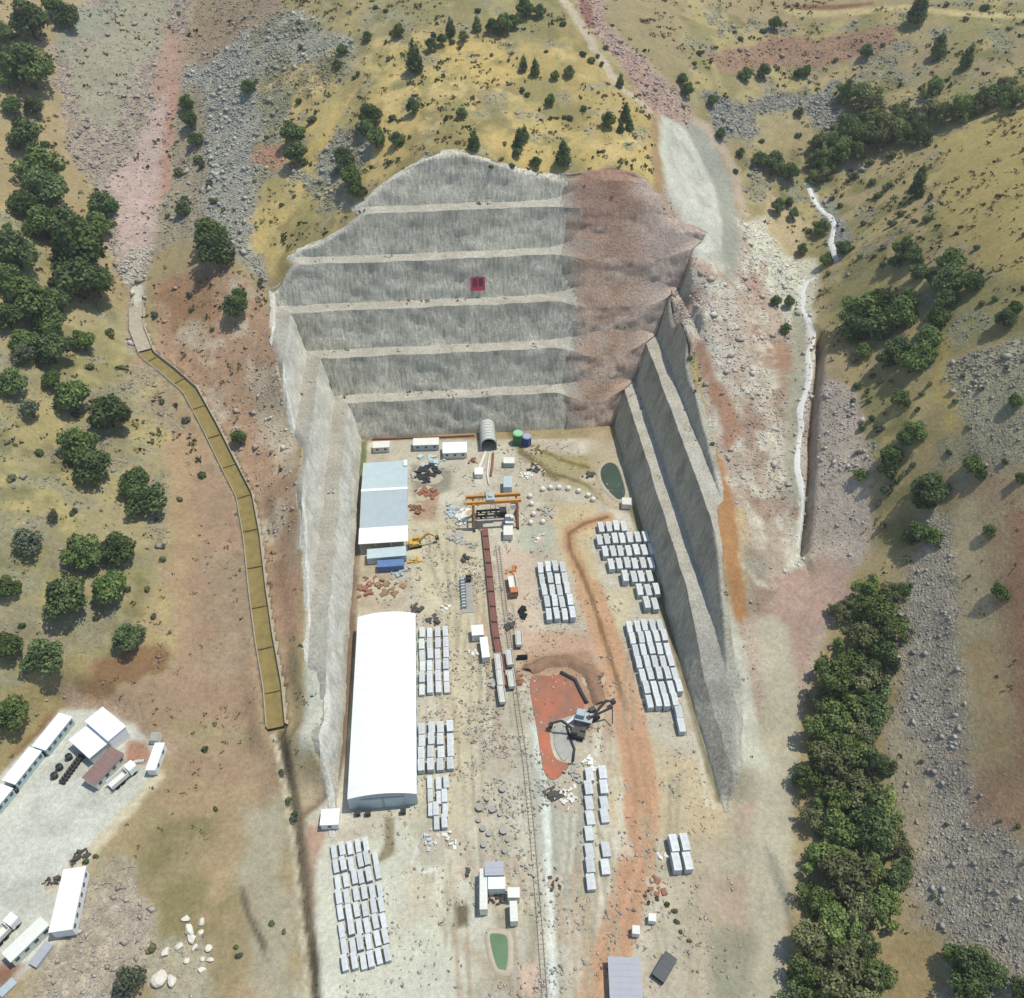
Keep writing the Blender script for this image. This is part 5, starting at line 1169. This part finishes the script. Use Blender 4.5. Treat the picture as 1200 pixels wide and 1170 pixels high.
ZONES = [(0,60,0,90,'at the upper left corner'),(60,140,0,90,'beside the grey scree top'),(0,60,90,190,'on the upper left slope edge'),(0,140,190,290,'left of the pink scree foot'),(0,150,290,395,'left of the pale concrete strip'),
 (0,160,395,500,'on the rocky left slope'),(0,200,500,600,'left of the upper channel'),(0,160,600,665,'on the middle left slope'),(0,200,665,900,'above the container yard'),
 (160,260,400,760,'on bare soil left of the channel'),(95,130,990,1020,'at the yard edge'),(80,400,800,1200,'in the lower left field'),(200,262,100,262,'along the pink scree road'),(170,310,262,400,'below the left rock outcrop'),(260,380,0,300,'on the left rock outcrop'),(380,425,50,240,'beside the left edge of the grey face'),
 (260,300,480,540,'between channel and left wall'),(420,520,0,130,'on the left of the golden knoll'),(420,520,130,250,'above the left face crest'),(520,580,0,130,'on the top middle ridge'),(580,640,0,60,'on the ridge beside the red road'),(580,700,60,125,'in the middle of the golden knoll'),
 (520,590,125,230,'above the highest face crest'),(590,640,125,230,'just left of the round crest tree'),(640,700,125,230,'above the red soil crest'),(630,790,0,230,'beside the red road'),
 (790,860,40,220,'right of the white gully slope'),(860,1000,0,130,'on the upper right rocky slope'),(860,946,130,230,'above the stream head'),(1000,1240,0,88,'near the top right track'),(946,1240,88,145,'in the upper right thicket'),(946,1080,145,230,'in the lower right thicket'),
 (900,1000,230,400,'beside the stream'),(1000,1100,180,280,'on the slope below the thicket'),(1040,1240,280,345,'below the right meadow'),(990,1045,345,440,'on the bank right of the stream'),(1045,1240,345,440,'on the right hillside clump'),
 (990,1240,440,520,'near the dark right outcrop'),(990,1240,520,665,'above the grey right scree'),(940,1070,665,760,'at the back end of the riverside row'),(940,1070,760,850,'in the riverside row below its back end'),(930,1080,850,930,'in the riverside row beside the wall end'),
 (930,1080,930,1010,'in the riverside row at its widest'),(930,1080,1010,1085,'in the riverside row below the widest part'),(930,1085,1085,1200,'at the front end of the riverside row'),(1080,1240,665,1000,'on the right scree path'),(1080,1240,1000,1200,'at the lower right corner'),
 (800,840,400,540,'along the crest of the right wall'),(740,820,1030,1120,'in the dark scrub near the slate container')]
def zone(x, y):
    for a, b, c, d, s in ZONES:
        if a <= x < b and c <= y < d: return s
    return 'on the dry hillside'
LOOK = {'oak': ('round green tree', 'tree', 'oak_tree'), 'tall': ('tall narrow dark green tree', 'tree', 'narrow_tree'), 'big': ('leafy olive green tree', 'tree', 'riverside_tree'), 'grey': ('dull grey green tree', 'tree', 'grey_tree'), 'bush': ('small dark shrub', 'shrub', 'shrub')}
groups = {}
for k, (kind, x, y, wpx) in enumerate(TR): groups.setdefault((zone(x, y), kind), []).append((x, y, wpx, k))
HF = {'oak': .92, 'tall': 1.0, 'big': 1.1, 'grey': .85, 'bush': .5}
done = set()
for (zn, kind), L in groups.items():
    L.sort(); multi = len(L) > 1
    for j, (x, y, wpx, k) in enumerate(L):
        look, cat, nm = LOOK[kind]
        p = ground(x, y); s = wpx*mpp(p)*.5
        for _ in range(3):                      # base such that the crown centre sits on its pixel
            p = ground(x, y, HF[kind]*s) ; s = wpx*mpp(p+np.array([0, 0, HF[kind]*s]))*.5
        z = gz(p[0], p[1])
        lab = '%s %s' % (look, zn) if not multi else '%s %s, %s from left' % (look, zn, ORD[j] if j < 20 else 'last')
        r = random.Random(k*31+5); cm, tm = PROTO[kind][k % len(PROTO[kind])]
        if kind == 'bush':
            o = bpy.data.objects.new(nm, cm); COL.objects.link(o); tag(o, lab, cat, 'shrubs '+zn if multi else None); o.location = (p[0], p[1], z-.05*s)
        else:
            o = thing(nm, lab, cat, (p[0], p[1], z-.1), 0, (kind+' trees '+zn).replace('oak', 'round').replace('big', 'leafy') if multi else None); link('crown', cm, o); link('trunk', tm, o)
        o.rotation_euler = (0, 0, r.uniform(0, 6.28)); e = r.uniform(.9, 1.12); s *= 1.08*(r.uniform(.82, 1.25) if kind == 'big' else 1)*(1.16 if x < 140 and y < 480 and kind != 'bush' else 1)
        o.scale = (s*e, s/e, s*r.uniform(.9, 1.12))

# ================================================================== loose stone and scrub (uncountable)
def scatter_rocks(name, label_kind, pts, s, cols):
    n = len(pts); base = np.array([(1,0,0),(0,1,0),(-1,0,0),(0,-1,0),(.1,.1,.85),(0,0,-.5)], float); tri = np.array([(0,1,4),(1,2,4),(2,3,4),(3,0,4),(1,0,5),(2,1,5),(3,2,5),(0,3,5)])
    a_ = RNG.uniform(0, 6.28, n); ca, sa = np.cos(a_), np.sin(a_); jit = RNG.uniform(.65, 1.3, (n, 6, 1)); V = base[None]*jit; V[:, :4, 2] += RNG.uniform(-.1, .45, (n, 4)); ext = RNG.uniform(.7, 1.5, (n, 1))
    X = V[..., 0]*ext; Y = V[..., 1]/ext; V = np.stack([X*ca[:, None]-Y*sa[:, None], X*sa[:, None]+Y*ca[:, None], V[..., 2]], -1)*s[:, None, None]+pts[:, None]
    Fq = (tri[None]+6*np.arange(n)[:, None, None]).reshape(-1, 3); me = new_mesh(name, V.reshape(-1, 3), Fq, M_rock); set_col(me, np.repeat(cols, 6, 0)); o = link(name, me); o['kind'] = 'stuff'; return o
def sample(mask, n):
    P = mask.ravel().astype(float); P /= P.sum(); i = RNG.choice(P.size, n, p=P); x = GX.ravel()[i]+RNG.uniform(-.4, .4, n); y = GY.ravel()[i]+RNG.uniform(-.4, .4, n); return i, x, y
freek = (DD > 3)|(DD < -1)&(GY < 100)
vis = (np.abs(GX-GY*.087) < 40+.62*np.hypot(GY, 150)) & (GY < 480) & (GY > 20)
mk = np.clip(RO-.25, 0, 1)**1.2*vis*~((DD < 1)&(GY > 98))*~inside(GX, GY, yard)*(ED*.5+.6)
i, x, y = sample(np.clip(mk, 0, 9), 42000)
s = np.minimum(.16*RNG.pareto(2.8, len(i))+.2, 1.25)*(.75+.5*(GY.ravel()[i] > 180)); z = bil(TF, x, y)
c = CO.reshape(-1, 3)[i]*RNG.uniform(.95, 1.5, (len(i), 1)); c = c*.6+.4*c.mean(1, keepdims=True)
scatter_rocks('scree_rocks', '', np.c_[x, y, z], s, np.clip(c, 0, .8))
mk = np.clip(.6-RO, 0, 1)*vis*((DD > 2)|(GY < 95))*(NN > 4)*~inside(GX, GY, yard)*(fbm(GX, GY, 14, 3) > -.12)*~inside(GX, GY, [ground(*q) for q in [(766,120),(800,130),(840,150),(868,215),(868,330),(945,330),(960,460),(1010,460),(1016,640),(985,700),(960,780),(880,760),(838,600),(800,440),(775,345),(765,225)]])
i, x, y = sample(mk, 10000); n = len(i); z = bil(TF, x, y); s = (.2+.9*RNG.random(n)**2.2)*(.8+.6*(y > 200))
m_ = 5; P = np.repeat(np.c_[x, y, z], m_, 0)+RNG.normal(size=(n*m_, 3))*np.repeat(s, m_)[:, None]*np.array([.5, .5, .1]); S_ = np.repeat(s, m_)[:, None]
u = RNG.normal(size=(n*m_, 3)); u[:, 2] = np.abs(u[:, 2])+.5; u /= np.linalg.norm(u, axis=1)[:, None]; v = np.cross(u, RNG.normal(size=(n*m_, 3))); v /= np.linalg.norm(v, axis=1)[:, None]
V = np.stack([P-v*S_*.4, P+v*S_*.4, P+u*S_*.8+v*S_*.3, P+u*S_*.8-v*S_*.3], 1).reshape(-1, 3); me = new_mesh('dry_scrub', V, np.arange(4*n*m_).reshape(-1, 4), M_scrub)
base = alb((122,120,84))[None]*RNG.uniform(.6, 1.3, (n, 1)); q_ = RNG.random(n); base[q_ < .4] = alb((160,142,92)); base[q_ > .75] = alb((86,92,58)); set_col(me, np.repeat(base, m_*4, 0)); o = link('dry_scrub', me); o['kind'] = 'stuff'

mk = vis*(DD < -2.5)*(GY < 250)*(.4+ED2)*(fbm(GX+9, GY, 7, 3) > -.05); i, x, y = sample(np.clip(mk, 0, 1)*(1+2.5*np.exp(-((GX-6)/14)**2)), 13000); s = .08+.4*RNG.random(len(i))**3; c = alb((196,188,172))[None]*RNG.uniform(.4, 1.2, (len(i), 1))
scatter_rocks('floor_gravel', '', np.c_[x, y, np.full(len(i), .03)], s, c)
HAZE = 0.00015
# ------------------------------------------------------------------ light, world, camera
SUN_AZ, SUN_EL = math.atan2(0.95, 0.28), radians(69)     # azimuth from +y towards +x
world = bpy.data.worlds.new('World'); scn.world = world; world.use_nodes = True
nt = world.node_tree; bg = nt.nodes['Background']; sky = nt.nodes.new('ShaderNodeTexSky'); sky.sky_type = 'NISHITA'; sky.sun_disc = False
sky.sun_elevation = SUN_EL; sky.sun_rotation = SUN_AZ; sky.altitude = 1000
nt.links.new(sky.outputs[0], bg.inputs[0]); bg.inputs[1].default_value = 0.15
sl = bpy.data.lights.new('sun', 'SUN'); sl.energy = 3.5; sl.angle = radians(.53); sl.color = (1, .955, .89)
so = bpy.data.objects.new('sun', sl); COL.objects.link(so)
from mathutils import Vector, Matrix
sd_ = Vector((sin(SUN_AZ)*cos(SUN_EL), cos(SUN_AZ)*cos(SUN_EL), sin(SUN_EL)))
so.rotation_euler = (-sd_).to_track_quat('-Z', 'Y').to_euler(); so.location = (0, 0, 300)
cam = bpy.data.cameras.new('camera'); cam.sensor_width = 36; cam.lens = FOC/1200*36; cam.clip_start = 1; cam.clip_end = 9000
co = bpy.data.objects.new('camera', cam); COL.objects.link(co)
co.matrix_world = Matrix(((R_[0], U_[0], -F_[0], 0), (R_[1], U_[1], -F_[1], 0), (R_[2], U_[2], -F_[2], CH), (0, 0, 0, 1)))
scn.camera = co
vs = scn.view_settings; vs.view_transform = 'Standard'; vs.look = 'None'; vs.exposure = 0.2; vs.gamma = 1
scn.cycles.max_bounces = 5

hb = MB().box((0, 235, 88), (720, 800, 240)); hz_, nt, b_ = nodes('haze_air'); nt.nodes.remove(b_); pv = nt.nodes.new('ShaderNodeVolumePrincipled'); pv.inputs['Density'].default_value = HAZE
pv.inputs['Color'].default_value = (1, .99, .95, 1); pv.inputs['Anisotropy'].default_value = .2
nt.links.new(pv.outputs[0], nt.nodes['Material Output'].inputs['Volume']); o = hb.build('haze', hz_); o['kind'] = 'stuff'
scn.cycles.volume_bounces = 0
